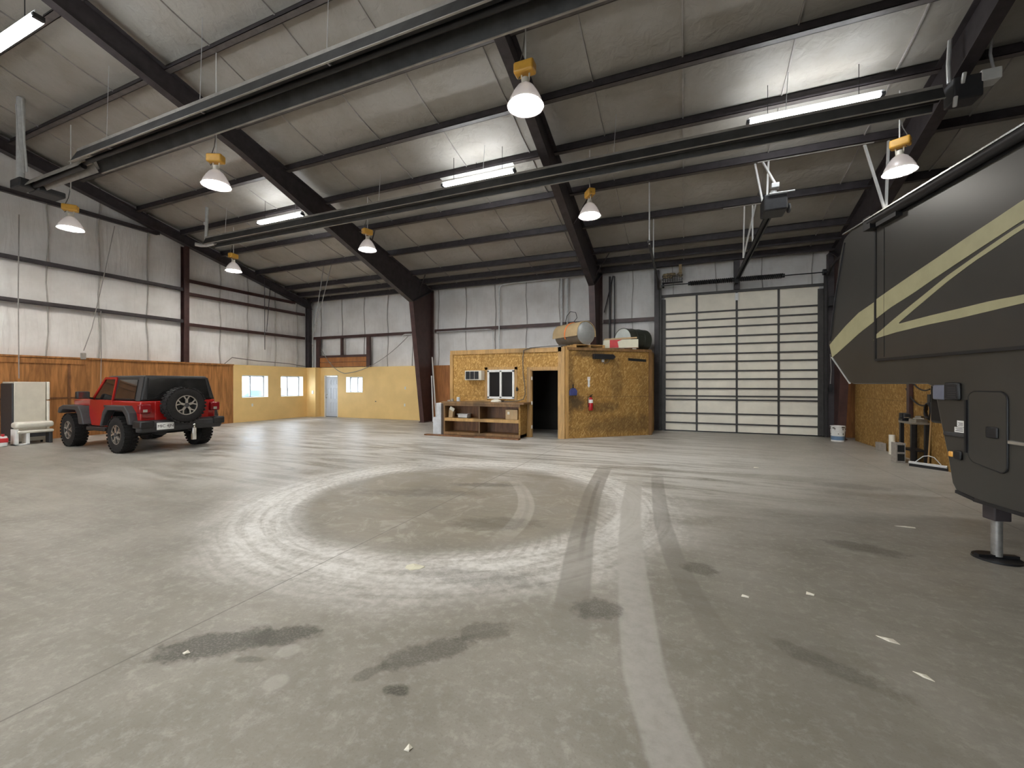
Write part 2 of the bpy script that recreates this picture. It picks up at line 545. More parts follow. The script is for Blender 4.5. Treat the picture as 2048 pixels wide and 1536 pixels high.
M['doorrail'] = mat('dull_rail_steel', (.05, .047, .045), .5, .3, .2, 6)
M['bluedoor'] = mat('pale_blue_white_door', (.62, .68, .76), .4, 0, .03)
M['amberlens'] = mat('amber_marker_lens', (.75, .38, .08), .25)
M['scoop'] = mat('grey_blue_lens', (.16, .17, .22), .15, 0, .05)
M['lining'] = mat('shed_shade_black', (.016, .014, .012), .8)  # near-black stands in for the shade inside the shed
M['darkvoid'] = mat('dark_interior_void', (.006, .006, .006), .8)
M['glass'] = glass('clear_window_glass', (.95, .97, 1), .08)
M['darkglass'] = mat('dark_office_glass', (.012, .012, .013), .08, 0, .1, 2, 0, .6)
def lens_mat():
    t = NT('high_bay_lens_glow')
    g = t.n('ShaderNodeNewGeometry')
    e = t.n('ShaderNodeEmission'); e.inputs[0].default_value = (1, .955, .88, 1)
    t.put(e.inputs[1], t.math('MULTIPLY_ADD', g.outputs['Backfacing'], -60.9, 62))
    t.L(e.outputs[0], t.out.inputs[0])
    return t.m
M['lens'] = lens_mat()
M['tube'] = emat('fluorescent_glow', (.93, .97, 1), 20)
M['out'] = mat('outdoor_asphalt', (.4, .4, .4), .9)
M['outgrey'] = mat('outdoor_grey_steel', (.25, .25, .25), .6)
M['teal'] = mat('teal_car_paint', (.08, .3, .32), .3)
M['fluff'] = mat('ragged_brown_fluff', (.34, .26, .15), .9, 0, .4, 25, .6)
M['wirebox'] = mat('grimy_bracket_steel', (.05, .045, .05), .6)


def translucent():
    t = NT('prismatic_reflector')
    a = t.n('ShaderNodeBsdfTranslucent'); a.inputs[0].default_value = (.75, .72, .72, 1)
    b = t.n('ShaderNodeBsdfGlossy'); b.inputs[0].default_value = (.7, .68, .68, 1); b.inputs[1].default_value = .25
    c = t.n('ShaderNodeBsdfDiffuse'); c.inputs[0].default_value = (.5, .47, .47, 1)
    m = t.n('ShaderNodeMixShader'); m.inputs[0].default_value = .45
    m2 = t.n('ShaderNodeMixShader'); m2.inputs[0].default_value = .3
    tr = t.n('ShaderNodeBsdfTransparent'); tr.inputs[0].default_value = (.95, .93, .93, 1)
    m3 = t.n('ShaderNodeMixShader'); m3.inputs[0].default_value = .38
    t.L(a.outputs[0], m.inputs[1]); t.L(b.outputs[0], m.inputs[2])
    t.L(m.outputs[0], m2.inputs[1]); t.L(c.outputs[0], m2.inputs[2])
    t.L(m2.outputs[0], m3.inputs[1]); t.L(tr.outputs[0], m3.inputs[2]); t.L(m3.outputs[0], t.out.inputs[0])
    return t.m


M['refl'] = translucent()

# ------------------------------------------------------------------ room shell
XL, XR, YB, YF, RIDGE = -17.45, 11.9, 15.75, -11.5, 2.0
SL = .26
def rt(y):          # top of rafters
    return 5.65 + SL * (15.4 - (y if y >= RIDGE else 2 * RIDGE - y))
def cz(y):          # underside of the roof insulation
    return rt(y) + .21

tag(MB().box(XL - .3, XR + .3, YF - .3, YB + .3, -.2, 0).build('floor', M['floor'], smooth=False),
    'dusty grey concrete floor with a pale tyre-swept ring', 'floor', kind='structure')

# ceiling: sagging vinyl sheets between the purlins, with folded seams
m = MB()
PUR = [15.42, 14.85, 14.15, 12.7, 11.2, 9.75, 8.4, 6.95, 5.5, 4.1, 2.7]
def sag(y):
    for b, a in zip(PUR, PUR[1:]):
        if a <= y <= b:
            return -.045 * math.sin(math.pi * (y - a) / (b - a))
    return 0
ys = sorted({YB + .1, RIDGE} | {a + (b - a) * k / 6 for b, a in zip(PUR, PUR[1:]) for k in range(7)})
ys = [y for y in ys if RIDGE <= y]
xs = [XL - .1 + i * (XR - XL + .2) / 42 for i in range(43)]
grid = [[m.bm.verts.new((x, y, cz(y) + sag(y))) for x in xs] for y in ys]
for i in range(len(ys) - 1):
    for j in range(len(xs) - 1):
        m.face([grid[i][j], grid[i][j + 1], grid[i + 1][j + 1], grid[i + 1][j]])
a = [m.bm.verts.new(p) for p in ((xs[0], RIDGE, cz(RIDGE)), (xs[-1], RIDGE, cz(RIDGE)), (xs[-1], YF - .1, cz(YF)), (xs[0], YF - .1, cz(YF)))]
m.face(a)
# seam fins, one every 1.5 m
sx_ = -17.625
k = 0
while sx_ < XR:
    jit = .05 * math.sin(k * 2.3)
    for b, a_ in zip(PUR, PUR[1:]):
        for q in range(4):
            y0, y1 = a_ + (b - a_) * q / 4, a_ + (b - a_) * (q + 1) / 4
            x0 = sx_ + jit
            m.hexa([(x0 - .012, y0, cz(y0) + sag(y0) - .03), (x0 + .012, y0, cz(y0) + sag(y0) - .03), (x0 + .012, y1, cz(y1) + sag(y1) - .03), (x0 - .012, y1, cz(y1) + sag(y1) - .03),
                    (x0 - .02, y0, cz(y0) + .02), (x0 + .02, y0, cz(y0) + .02), (x0 + .02, y1, cz(y1) + .02), (x0 - .02, y1, cz(y1) + .02)], 1)
    sx_ += 1.7625
    k += 1
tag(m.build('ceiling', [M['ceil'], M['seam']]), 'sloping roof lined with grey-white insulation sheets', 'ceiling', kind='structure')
# roof sheeting above keeps daylight out
m = MB()
for y0, y1 in ((RIDGE, YB + .4), (RIDGE, YF - .4)):
    m.hexa([(XL - .4, y0, cz(y0) + .12), (XR + .4, y0, cz(y0) + .12), (XR + .4, y1, cz(y1) + .12), (XL - .4, y1, cz(y1) + .12),
            (XL - .4, y0, cz(y0) + .2), (XR + .4, y0, cz(y0) + .2), (XR + .4, y1, cz(y1) + .2), (XL - .4, y1, cz(y1) + .2)])
tag(m.build('roof', M['galv']), 'metal roof sheeting over the hall', 'roof', kind='structure')

# window and door openings
W1 = (11.95, 13.15, 1.02, 1.97)
W2 = (13.78, 15.0, 1.02, 1.97)
D1 = (-16.33, -15.47, 0, 2.02)
W3 = (-14.95, -13.95, 1.2, 1.94)


def pillow(u, z, bands, seam=1.24):
    s = abs(math.sin(math.pi * u / seam)) ** .45
    b = 1
    for lo, hi in zip(bands, bands[1:]):
        if lo <= z <= hi:
            b = abs(math.sin(math.pi * (z - lo) / (hi - lo))) ** .5
    return .055 * s * b + .012 * math.sin(u * 9 + z * 2) * math.sin(z * 3.1 + u)


# left wall (gable)
root = thing('wall_left', 'left gable wall, white insulation above brown and ochre panelling', 'wall', kind='structure')
m = MB()
bl = [2.35, 3.83, 5.02, 6.9, 8.3, 9.8]
ys = [YF + i * (YB - YF) / 130 for i in range(131)]
zs = [2.35 + i * .24 for i in range(31)]
g = [[m.bm.verts.new((-17.42 + pillow(y, min(z, cz(y)), bl), y, min(z, cz(y) + .05))) for z in zs] for y in ys]
for i in range(len(ys) - 1):
    for j in range(len(zs) - 1):
        m.face([g[i][j], g[i + 1][j], g[i + 1][j + 1], g[i][j + 1]])
for k in range(-9, 13):
    y = k * 1.24 + .04 * math.sin(k * 3)
    for j in range(8):
        z0, z1 = 2.4 + j * (cz(y) - 2.4) / 8, 2.4 + (j + 1) * (cz(y) - 2.4) / 8
        w0, w1 = .03 * math.sin(j * 1.9 + k), .03 * math.sin((j + 1) * 1.9 + k)
        m.hexa([(-17.4, y + w0 - .012, z0), (-17.35, y + w0 - .01, z0), (-17.35, y + w0 + .01, z0), (-17.4, y + w0 + .012, z0),
                (-17.4, y + w1 - .012, z1), (-17.35, y + w1 - .01, z1), (-17.35, y + w1 + .01, z1), (-17.4, y + w1 + .012, z1)], 1)
m.build('insulation', [M['vinyl'], M['seam']], root)
m = MB()
m.wallbox('x', XL - .12, XL, YF - .3, YB + .3, 0, 2.4, (W1, W2))
m.prism([(XL - .12, YF - .3, 2.4), (XL - .12, YB + .3, 2.4), (XL - .12, YB + .3, cz(YB) + .2), (XL - .12, RIDGE, cz(RIDGE) + .2), (XL - .12, YF - .3, cz(YF) + .2)], (.1, 0, 0))
m.build('siding', M['vinyl'], root)
m = MB()
m.box(-17.4, -17.15, YF, 11.58, 0, 2.36)
m.build('plywood_wainscot', M['ply'], root, smooth=False)
m = MB()
m.box(-17.4, -17.1, YF, 11.58, 2.36, 2.41)
m.box(-17.15, -17.115, YF, 7.0, 2.2, 2.34)
m.build('plywood_cap_board', M['ply'], root)
m = MB()
m.box(-17.15, -17.135, 6.58, 6.64, .0, 2.2)
m.box(-17.15, -17.138, 4.2, 7.0, 1.16, 1.21)
m.box(-17.15, -17.138, 4.86, 4.9, .0, 2.2)
m.build('dark_batten', M['shelfwood'], root)
m = MB()
m.wallbox('x', -17.4, -17.15, 11.58, 15.56, 0, 2.4, (W1, W2))
m.build('painted_wainscot', M['yellow'], root, smooth=False)
m = MB()
m.box(-17.15, -16.58, 15.2, 15.56, 0, 2.4)
m.build('corner_chase', M['yellow'], root)

# back wall (with the shed and the big door)
root = thing('wall_back', 'back wall with white quilted insulation above panelling', 'wall', kind='structure')
m = MB()
bb = [2.3, 3.85, 5.7]
xs = [XL + i * (XR - XL) / 150 for i in range(151)]
zs = [2.3 + i * (cz(YB) + .1 - 2.3) / 16 for i in range(17)]
g = [[m.bm.verts.new((x, 15.72 - pillow(x + .4, z, bb, 1.36), z)) for z in zs] for x in xs]
for i in range(len(xs) - 1):
    for j in range(len(zs) - 1):
        m.face([g[i][j], g[i + 1][j], g[i + 1][j + 1], g[i][j + 1]])
for k in range(-12, 9):
    x = k * 1.36 - .4
    for j in range(6):
        z0, z1 = 2.3 + j * .57, 2.3 + (j + 1) * .57
        w0, w1 = .03 * math.sin(j * 1.7 + k), .03 * math.sin((j + 1) * 1.7 + k)
        m.hexa([(x + w0 - .012, 15.66, z0), (x + w0 + .012, 15.66, z0), (x + w0 + .012, 15.7, z0), (x + w0 - .012, 15.7, z0),
                (x + w1 - .012, 15.66, z1), (x + w1 + .012, 15.66, z1), (x + w1 + .012, 15.7, z1), (x + w1 - .012, 15.7, z1)], 1)
m.build('insulation', [M['vinyl'], M['seam']], root)
m = MB()
m.wallbox('y', YB + .02, YB + .12, XL - .3, XR + .3, 0, cz(YB) + .25, (D1, W3))
m.build('siding', M['vinyl'], root)
m = MB()
m.wallbox('y', 15.52, 15.74, -16.6, -10.25, 0, 2.4, (D1, W3))
m.build('painted_wainscot', M['yellow'], root, smooth=False)
m = MB()
m.box(-10.25, -10.19, 15.46, 15.52, 0, 2.4)
m.build('white_edge_trim', M['yellow2'], root)
m = MB()
m.box(-10.05, -3.1, 15.5, 15.74, 0, 2.4)
m.box(3.95, XR, 15.42, 15.74, 0, 2.38)
m.build('plywood_wainscot', M['ply2'], root, smooth=False)
m = MB()
m.box(-10.2, 3.0, 15.74, 15.76, 0, 2.4)
m.build('lower_liner', M['vinyl'], root)

# far right and front walls (beyond the picture)
tag(MB().box(XR, XR + .12, YF - .3, YB + .3, 0, 9.6).build('wall_right', M['vinyl'], smooth=False), 'far right end wall of the hall', 'wall', kind='structure')
tag(MB().wallbox('y', YF - .12, YF, XL - .3, XR + .3, 0, 6.2, ((-13.5, -9.0, 0, 4.7), (-6.0, -1.5, 0, 4.7))).build('wall_front', M['vinyl'], smooth=False), 'unseen front wall behind the viewer with two added daylight openings', 'wall', kind='structure')  # two unseen doorways added to let daylight in

tag(MB().box(-60, 60, -60, YF - .12, -.4, -.12).build('yard_outside', M['out'], smooth=False), 'pale unseen yard outside the daylight openings added behind the viewer', 'ground', kind='structure')
# OSB partition behind the trailer
root = thing('wall_partition', 'rough OSB partition wall behind the dark trailer', 'wall', (4.45, 12, 0), kind='structure')
m = MB()
m.box(4.45, 4.55, 9.0, 14.7, 0, 2.44)
m.build('osb_sheet', M['osbdark'], root, smooth=False, sub=(4.45, 12, 0))

# windows
def window(n, ax, c, hole, label, inward):
    root = thing('window_%d' % n, label, 'window', kind='structure')
    u0, u1, z0, z1 = hole
    fr = MB()
    q = lambda mb, a, b, d0, d1, e, f: mb.box(c + min(d0, d1) * 1, c + max(d0, d1), a, b, e, f) if ax == 'x' else mb.box(a, b, c + min(d0, d1), c + max(d0, d1), e, f)
    w = .045
    for a, b, e, f in ((u0, u1, z0, z0 + w), (u0, u1, z1 - w, z1), (u0, u0 + w, z0, z1), (u1 - w, u1, z0, z1)):
        q(fr, a, b, -.04, .04, e, f)
    mid = u0 + (u1 - u0) * .47
    q(fr, mid - .025, mid + .025, -.035, .03, z0, z1)
    fr.build('frame', M['winframe'], root)
    for k, (a, b) in enumerate(((u0 + w, mid - .025), (mid + .025, u1 - w))):
        p = MB()
        q(p, a, b, -.008 + .012 * k, -.004 + .012 * k, z0 + w, z1 - w)
        p.build('pane', M['glass'], root)
    j = MB()
    t = .012
    d = .3 * inward
    for a, b, e, f in ((u0 + .001, u1 - .001, z0 + .001, z0 + t), (u0 + .001, u1 - .001, z1 - t, z1 - .001), (u0 + .001, u0 + t, z0, z1), (u1 - t, u1 - .001, z0, z1)):
        q(j, a, b, .04 * inward, d, e, f)
    j.build('jamb_liner', M['yellow2'], root)
    return root
window(1, 'x', -17.46, W1, 'sliding window nearer the jeep in the ochre left wall', 1)
window(2, 'x', -17.46, W2, 'sliding window next to the corner in the ochre left wall', 1)
window(3, 'y', 15.8, W3, 'small sliding window right of the white door', -1)

# white six-panel door
root = thing('door_1', 'white six-panel entry door in the ochre back wall', 'door', (-15.9, 15.6, 0), kind='structure')
m = MB()
m.box(-.39, .39, 0, .045, .02, 1.97)
m.build('leaf', M['bluedoor'], root, bevel=.004)
m = MB()
for x0, x1 in ((-.3, -.06), (.06, .3)):
    for z0, z1 in ((.18, .72), (.86, 1.42), (1.56, 1.82)):
        for a, b, e, f in ((x0, x1, z0, z0 + .02), (x0, x1, z1 - .02, z1), (x0, x0 + .02, z0, z1), (x1 - .02, x1, z0, z1)):
            m.box(a, b, -.008, .0, e, f)
        m.box(x0 + .04, x1 - .04, -.012, 0, z0 + .04, z1 - .04)
m.build('raised_panel', M['bluedoor'], root, bevel=.003)
m = MB()
for a, b, e, f in ((-.43, -.39, 0, 2.02), (.39, .43, 0, 2.02), (-.43, .43, 1.98, 2.02)):
    m.box(a, b, -.09, .06, e, f)
m.build('door_frame', M['yellow2'], root)
m = MB()
m.cyl((-.33, 0, .93), (-.33, -.05, .93), .012).sphere((-.33, -.065, .93), .03)
m.build('door_handle', M['chrome'], root)
m = MB()
m.cyl((-.33, 0, 1.08), (-.33, -.02, 1.08), .026)
m.build('deadbolt', M['chrome'], root)
for z in (.25, 1.0, 1.75):
    MB().box(.375, .4, -.02, .01, z, z + .09).build('hinge', M['galv'], root)
MB().box(-.4, .4, -.03, .06, 0, .018).build('threshold', M['black'], root)

# world outside the windows
tag(MB().box(-60, XL - .2, -30, 60, -.4, -.12).build('ground_outside', M['out'], smooth=False), 'pale yard outside the windows', 'ground', kind='structure')
tag(MB().box(XL - .2, 40, YB + .4, 60, -.4, -.12).build('street_outside', M['out'], smooth=False), 'pale yard outside the back wall', 'ground', kind='structure')
e1 = thing('electrical_cabinet', 'grey utility box outside the corner window, left pane', 'cabinet', (-22.6, 18.3, -.12), group='utility boxes outside')
MB().box(-.3, .3, -.35, .35, 0, 1.5).build('housing', M['outgrey'], e1, bevel=.02)
MB().box(.3, .33, -.25, .25, .25, 1.35).build('cabinet_door', M['outgrey'], e1)
dup(e1, (-22.6, 19.9, -.12), 'grey utility box outside the corner window, right pane')
car = thing('parked_car', 'teal car parked outside the window nearer the jeep', 'car', (-27, 20.5, -.12), R(70))
MB().prism([(-2.1, -.85, .3), (2.1, -.85, .3), (2.15, -.85, .7), (1.2, -.85, .85), (.6, -.85, 1.35), (-1.1, -.85, 1.35), (-1.7, -.85, .9), (-2.15, -.85, .8)], (0, 1.7, 0)).build('body', M['teal'], car, bevel=.08)
for x in (-1.3, 1.3):
    for y in (-.75, .75):
        MB().cyl((x, y - .12, .32), (x, y + .12, .32), .32).build('wheel', M['rubber'], car)

# ------------------------------------------------------------------ steel
ORD = ['at the eave', 'tight below the second', 'third up from the eave', 'fourth up from the eave', 'fifth up from the eave', 'sixth up from the eave',
       'seventh up from the eave', 'eighth up from the eave', 'ninth up from the eave', 'tenth up from the eave', 'just below the ridge']
PL = ['dark eave strut running along the top of the back wall', 'dark roof purlin next above the eave strut', 'dark roof purlin third up from the back wall eave',
      'dark roof purlin fourth up, holding the door opener brackets', 'dark roof purlin fifth up from the back wall eave', 'dark roof purlin sixth up, carrying the far row of lamps',
      'dark roof purlin seventh up from the back wall eave', 'dark roof purlin eighth up from the back wall eave', 'dark roof purlin ninth up, carrying the near row of lamps',
      'dark roof purlin tenth up from the back wall eave', 'dark roof purlin nearest the ridge']
for y, lab in zip(PUR, PL):
    z = rt(y)
    m = MB()
    x0, x1 = XL + .05, XR
    for ya, yb, za, zb, mi in ((y - .006, y + .006, -.02, .21, 0), (y - .12, y + .006, -.02, -.01, 1), (y - .006, y + .07, .2, .21, 0), (y - .12, y - .112, -.02, .025, 0)):
        m.box(x0, x1, ya, yb, z + za, z + zb, mi)
    tag(m.build('roof_purlin', [M['steel'], M['flange']], origin=(0, y, z), smooth=False), lab, 'roof beam', 'roof purlins')


def beam(mb, pts, w=.2, t=.014, up=(1, 0, 0)):
    for p, q in zip(pts, pts[1:]):
        mb.bar(p, q, t, w, up)


def frame(x, lab):
    root = thing('portal_frame', lab, 'steel frame', (x, 0, 0), group='main rigid frames')  # whole steel portal frame, columns and rafters together
    co, ci, ct = 15.5, 14.78, 14.02
    # back column
    m = MB()
    m.prism([(-.008, ci, .02), (-.008, co, .02), (-.008, co, rt(co) - .0), (-.008, ct, 4.9)], (.016, 0, 0))
    beam(m, [(0, ci, .02), (0, ct, 4.9)])
    beam(m, [(0, co, .02), (0, co, rt(co))])
    m.box(-.13, .13, ci - .06, co + .02, 0, .025)
    m.build('column', M['redsteel'], root, smooth=False)
    m = MB()
    yl = [14.02, 7.0, RIDGE]
    zl = [4.9, rt(7.0) - .52, rt(RIDGE) - .5]
    m.prism([(-.008, co, rt(co)), (-.008, RIDGE, rt(RIDGE)), (-.008, RIDGE, zl[2]), (-.008, 7.0, zl[1]), (-.008, 14.02, 4.9)], (.016, 0, 0))
    beam(m, [(0, yl[0], zl[0]), (0, yl[1], zl[1]), (0, yl[2], zl[2])])
    beam(m, [(0, co, rt(co) - .008), (0, RIDGE, rt(RIDGE) - .008)])
    m.build('rafter', M['steel'], root, smooth=False)
    m = MB()
    m.bar((0, 14.03, 4.91), (0, 15.48, rt(15.48) - .02), .02, .22, (1, 0, 0))
    m.build('knee_stiffener', M['steel'], root, smooth=False)
    # the slope behind the viewer, carried on to its own column
    m = MB()
    yb = 2 * RIDGE - co
    m.prism([(-.008, RIDGE, rt(RIDGE)), (-.008, yb, rt(yb)), (-.008, yb + 1.5, 4.9), (-.008, RIDGE, rt(RIDGE) - .5)], (.016, 0, 0))
    beam(m, [(0, RIDGE, rt(RIDGE) - .5), (0, yb + 1.5, 4.9)])
    m.build('rafter', M['steel'], root, smooth=False)
    m = MB()
    m.box(-.008, .008, yb, yb + .7, 0, 5.4)
    beam(m, [(0, yb, 0), (0, yb, 5.6)])
    beam(m, [(0, yb + .72, 0), (0, yb + 1.4, 4.9)])
    m.build('column', M['redsteel'], root, smooth=False)
    # flange braces up to the purlins
    for py in (14.15, 11.2):
        m = MB()
        m.bar((.02, py + .35, rt(py + .35) - .55), (.6, py, rt(py) + .03), .04, .01)
        m.build('flange_brace', M['steel'], root)
    return root


frame(-10.15, 'dark red tapered steel frame between ochre panelling and wooden shed')
frame(-2.9, 'dark steel frame rising behind the wooden shed')
frame(4.15, 'dark steel frame at the right, behind the trailer nose')

g = thing('gable_rafter', 'dark sloping steel rafter along the top of the left wall', 'steel frame', (-17.2, 0, 0))
m = MB()
m.prism([(-.008, 15.5, rt(15.5)), (-.008, RIDGE, rt(RIDGE)), (-.008, RIDGE, rt(RIDGE) - .34), (-.008, 15.5, rt(15.5) - .32)], (.016, 0, 0))
m.prism([(-.008, YF + .2, rt(YF)), (-.008, RIDGE, rt(RIDGE)), (-.008, RIDGE, rt(RIDGE) - .34), (-.008, YF + .2, rt(YF) - .32)], (.016, 0, 0))
m.build('web', M['steel'], g, smooth=False)
m = MB()
beam(m, [(0, 15.5, rt(15.5) - .32), (0, RIDGE, rt(RIDGE) - .34)], .22)
beam(m, [(0, 15.5, rt(15.5) - .01), (0, RIDGE, rt(RIDGE) - .01)], .22)
m.build('flange', M['steel'], g, smooth=False)


def wcol(x, y, z0, z1, lab, ax='x', mt='redsteel'):
    m = MB()
    d, w = .22, .17
    if ax == 'x':
        m.box(x - d, x - d + .014, y - w / 2, y + w / 2, z0, z1).box(x - .014, x, y - w / 2, y + w / 2, z0, z1).box(x - d, x, y - .006, y + .006, z0, z1)
    else:
        m.box(x - w / 2, x + w / 2, y, y + .014, z0, z1).box(x - w / 2, x + w / 2, y + d - .014, y + d, z0, z1).box(x - .006, x + .006, y, y + d, z0, z1)
    return tag(m.build('steel_column', M[mt], origin=(x, y, z0), smooth=False), lab, 'column')


wcol(-17.16, 9.85, 2.41, rt(9.85) - .37, 'dark red steel post in the middle of the left wall')
wcol(-17.12, 15.38, 2.4, 5.45, 'dark steel post standing in the far left corner', 'x', 'steel')


def girt(p0, p1, ax, lab, mt='steel'):
    m = MB()
    if ax == 'x':      # on the left wall: runs along y at height z
        y0, y1, z = p0, p1[0], p1[1]
        m.box(-17.4, -17.2, y0, y1, z - .006, z + .006).box(-17.21, -17.198, y0, y1, z - .012, z + .09)
        m.box(-17.21, -17.198, y0, y1, z - .03, z)
        org = (-17.3, (y0 + y1) / 2, z)
    else:
        x0, x1, z = p0, p1[0], p1[1]
        m.box(x0, x1, 15.56, 15.72, z - .006, z + .006).box(x0, x1, 15.55, 15.562, z - .03, z + .1)
        org = ((x0 + x1) / 2, 15.6, z)
    return tag(m.build('wall_girt', M[mt], origin=org, smooth=False), lab, 'wall girt', 'wall girts')


for z, w in ((6.9, 'uppermost'), (5.08, 'middle'), (3.9, 'lowest')):
    girt(YF + .2, (9.0 if z > 6 else 9.76, z), 'x', '%s dark girt on the left wall, jeep side of the middle post' % w)
for z, w in ((5.44, 'uppermost'), (4.95, 'middle'), (3.8, 'lowest')):
    girt(9.95, (14.6 if z > 5.2 else 15.15, z), 'x', '%s dark girt on the left wall between middle post and corner' % w, 'redsteel')
girt(-17.1, (-10.26, 3.83), 'y', 'dark red girt above the white door, corner to first frame', 'redsteel')
girt(-10.04, (-3.0, 3.86), 'y', 'dark girt on the back wall above the wooden shed', 'redsteel')
girt(-2.78, (-.85, 3.86), 'y', 'short dark girt beside the big door, behind the green tank', 'redsteel')

# framed opening above the white door
r_ = thing('framed_opening', 'dark steel framing above the white door with an OSB strip', 'framing', (-15, 15.5, 2.4))
for x0, x1, z0, z1, n in ((-16.78, -16.56, 2.4, 3.8, 'post'), (-15.22, -15.1, 2.95, 3.8, 'short_post'), (-13.66, -13.46, 2.4, 3.8, 'post'), (-16.56, -13.66, 2.88, 2.98, 'header')):
    MB().box(x0, x1, 15.42, 15.515, z0, z1).build(n, M['redsteel'], r_, sub=(-15, 15.5, 2.4))
for z0, z1 in ((2.42, 2.64), (2.66, 2.88)):
    MB().box(-16.56, -13.66, 15.46, 15.51, z0, z1).build('osb_strip', M['ply2'], r_, sub=(-15, 15.5, 2.4))

# ------------------------------------------------------------------ lamps
def make_lamp(lab):
    root = thing('high_bay_lamp', lab, 'lamp', group='hanging high bay lamps')
    m = MB()
    m.lathe([(.262, 0), (.25, .012), (.225, .09), (.175, .19), (.12, .27), (.07, .31), (.06, .315), (.115, .262), (.168, .183), (.217, .087), (.24, .012), (.252, 0)], n=28, close=True)
    m.build('reflector', M['refl'], root)
    m = MB()
    A = m.ring((0, 0, .022), (0, 0, 1), .236, 28)
    f = m.face(A)
    ob = m.build('lens', M['lens'], root, smooth=False)
    if ob.data.polygons[0].normal.z > 0:
        ob.data.flip_normals()
    m = MB()
    m.cyl((0, 0, .3), (0, 0, .4), .065, .05, 14)
    m.cyl((-.05, 0, .36), (-.06, 0, .47), .012, n=6).cyl((.05, 0, .36), (.06, 0, .47), .012, n=6)
    m.build('socket', M['beige'], root)
    m = MB()
    m.obox((-.01, 0, .54), (.3, .17, .16))
    m.build('ballast_box', M['amber'], root, bevel=.03, seg=3)
    return root


def rod(root, z, top):
    MB().cyl((0, 0, .61), (0, 0, top - z), .011, n=8).build('hanging_rod', M['white'], root)
    m = MB()
    m.tube([(.0, 0, .6), (-.12, .02, .42), (-.16, .03, .5), (-.05, .02, .8), (.03, 0, 1.3)], .008, 6)
    m.build('lamp_cord', M['cable'], root)


LZ = 5.45
proto = make_lamp('')
spots = [(-2.1, 5.6, 'bright high bay lamp hanging high at centre, in front of the second frame'),
         (-8.65, 5.5, 'high bay lamp hanging just below the long near heater, beside the first frame'),
         (-14.5, 5.62, 'high bay lamp above the red jeep, against the left wall'),
         (-8.67, 9.84, 'high bay lamp in front of the first frame rafter, far row'),
         (-14.65, 9.9, 'high bay lamp farthest back, above the ochre corner'),
         (-2.08, 9.85, 'high bay lamp hanging above the wooden shed'),
         (3.7, 10.0, 'high bay lamp hanging just above the trailer roofline'),
         (-14.55, 1.2, 'added unseen high bay lamp, left of the viewer'), (-8.65, 1.2, 'added unseen high bay lamp, left rear of the viewer'),  # unseen lamps from here on, added to brighten the hall
         (-2.1, 1.2, 'added unseen high bay lamp, overhead of the viewer'), (-14.55, -3.3, 'added unseen high bay lamp, rear left corner'),
         (-8.65, -3.3, 'added unseen high bay lamp, rear middle'), (-2.1, -3.3, 'added unseen high bay lamp, behind the viewer'),
         (-8.65, -7.6, 'added unseen high bay lamp, front wall middle'), (-2.1, -7.6, 'added unseen high bay lamp, front wall right')]
for i, (x, y, lab) in enumerate(spots):
    z = LZ + .1
    o = proto if i == 0 else dup(proto, (x, y, z), lab, R(25 * i))
    if i == 0:
        o.location = (x, y, z)
        o['label'] = lab
    LAMPS = globals().setdefault('LAMPS', [])
    LAMPS.append((o, x, y, z))
for o, x, y, z in LAMPS:
    rod(o, z, rt(y) + .02)


def fluor(x0, x1, y, z, lab):
    root = thing('fluorescent_light', lab, 'light', ((x0 + x1) / 2, y, z), group='fluorescent strips under the roof')
    h = (x1 - x0) / 2
    MB().box(-h, h, -.075, .075, -.05, .0).build('tube_pair', M['tube'], root, bevel=.02)
    MB().box(-h - .05, h + .05, -.04, .04, .005, .06).build('housing', M['white'], root, bevel=.005)
    MB().box(-h - .06, -h, -.06, .06, -.05, .01).box(h, h + .06, -.06, .06, -.05, .01).build('end_cap', M['trim'], root)
    for s in (-.7, .7):
        MB().cyl((h * s, 0, .06), (h * s, .0, rt(y) - z + .15), .006, n=6).build('hanger_wire', M['black'], root)


fluor(-5.75, -3.82, 9.35, 6.74, 'glowing fluorescent strip left of the second frame')
fluor(1.17, 3.2, 9.38, 6.74, 'glowing fluorescent strip at the right, above the trailer side')
fluor(-12.55, -10.7, 9.3, 6.74, 'glowing fluorescent strip farthest left of the far row, near the first frame')
fluor(-10.7, -8.32, 2.88, 6.7, 'glowing fluorescent strip cut by the upper left corner')
fluor(-5.6, -3.6, 2.88, 6.7, 'added unseen fluorescent strip, overhead')  # extra strip out of view, added for more light
r_ = thing('light_housing', 'unlit pale strip housing just above the glowing fluorescent left of the second frame', 'light', (-5.0, 9.7, 7.08))
MB().box(-1.05, 1.05, -.06, .06, 0, .05).build('housing', M['white'], r_, bevel=.006)
MB().cyl((-.6, 0, -.02), (.6, 0, -.02), .018, n=10).build('unlit_tube', M['offwhite'], r_)
MB().cyl((0, 0, .05), (0, 0, .35), .006, n=6).build('hanger_wire', M['black'], r_)


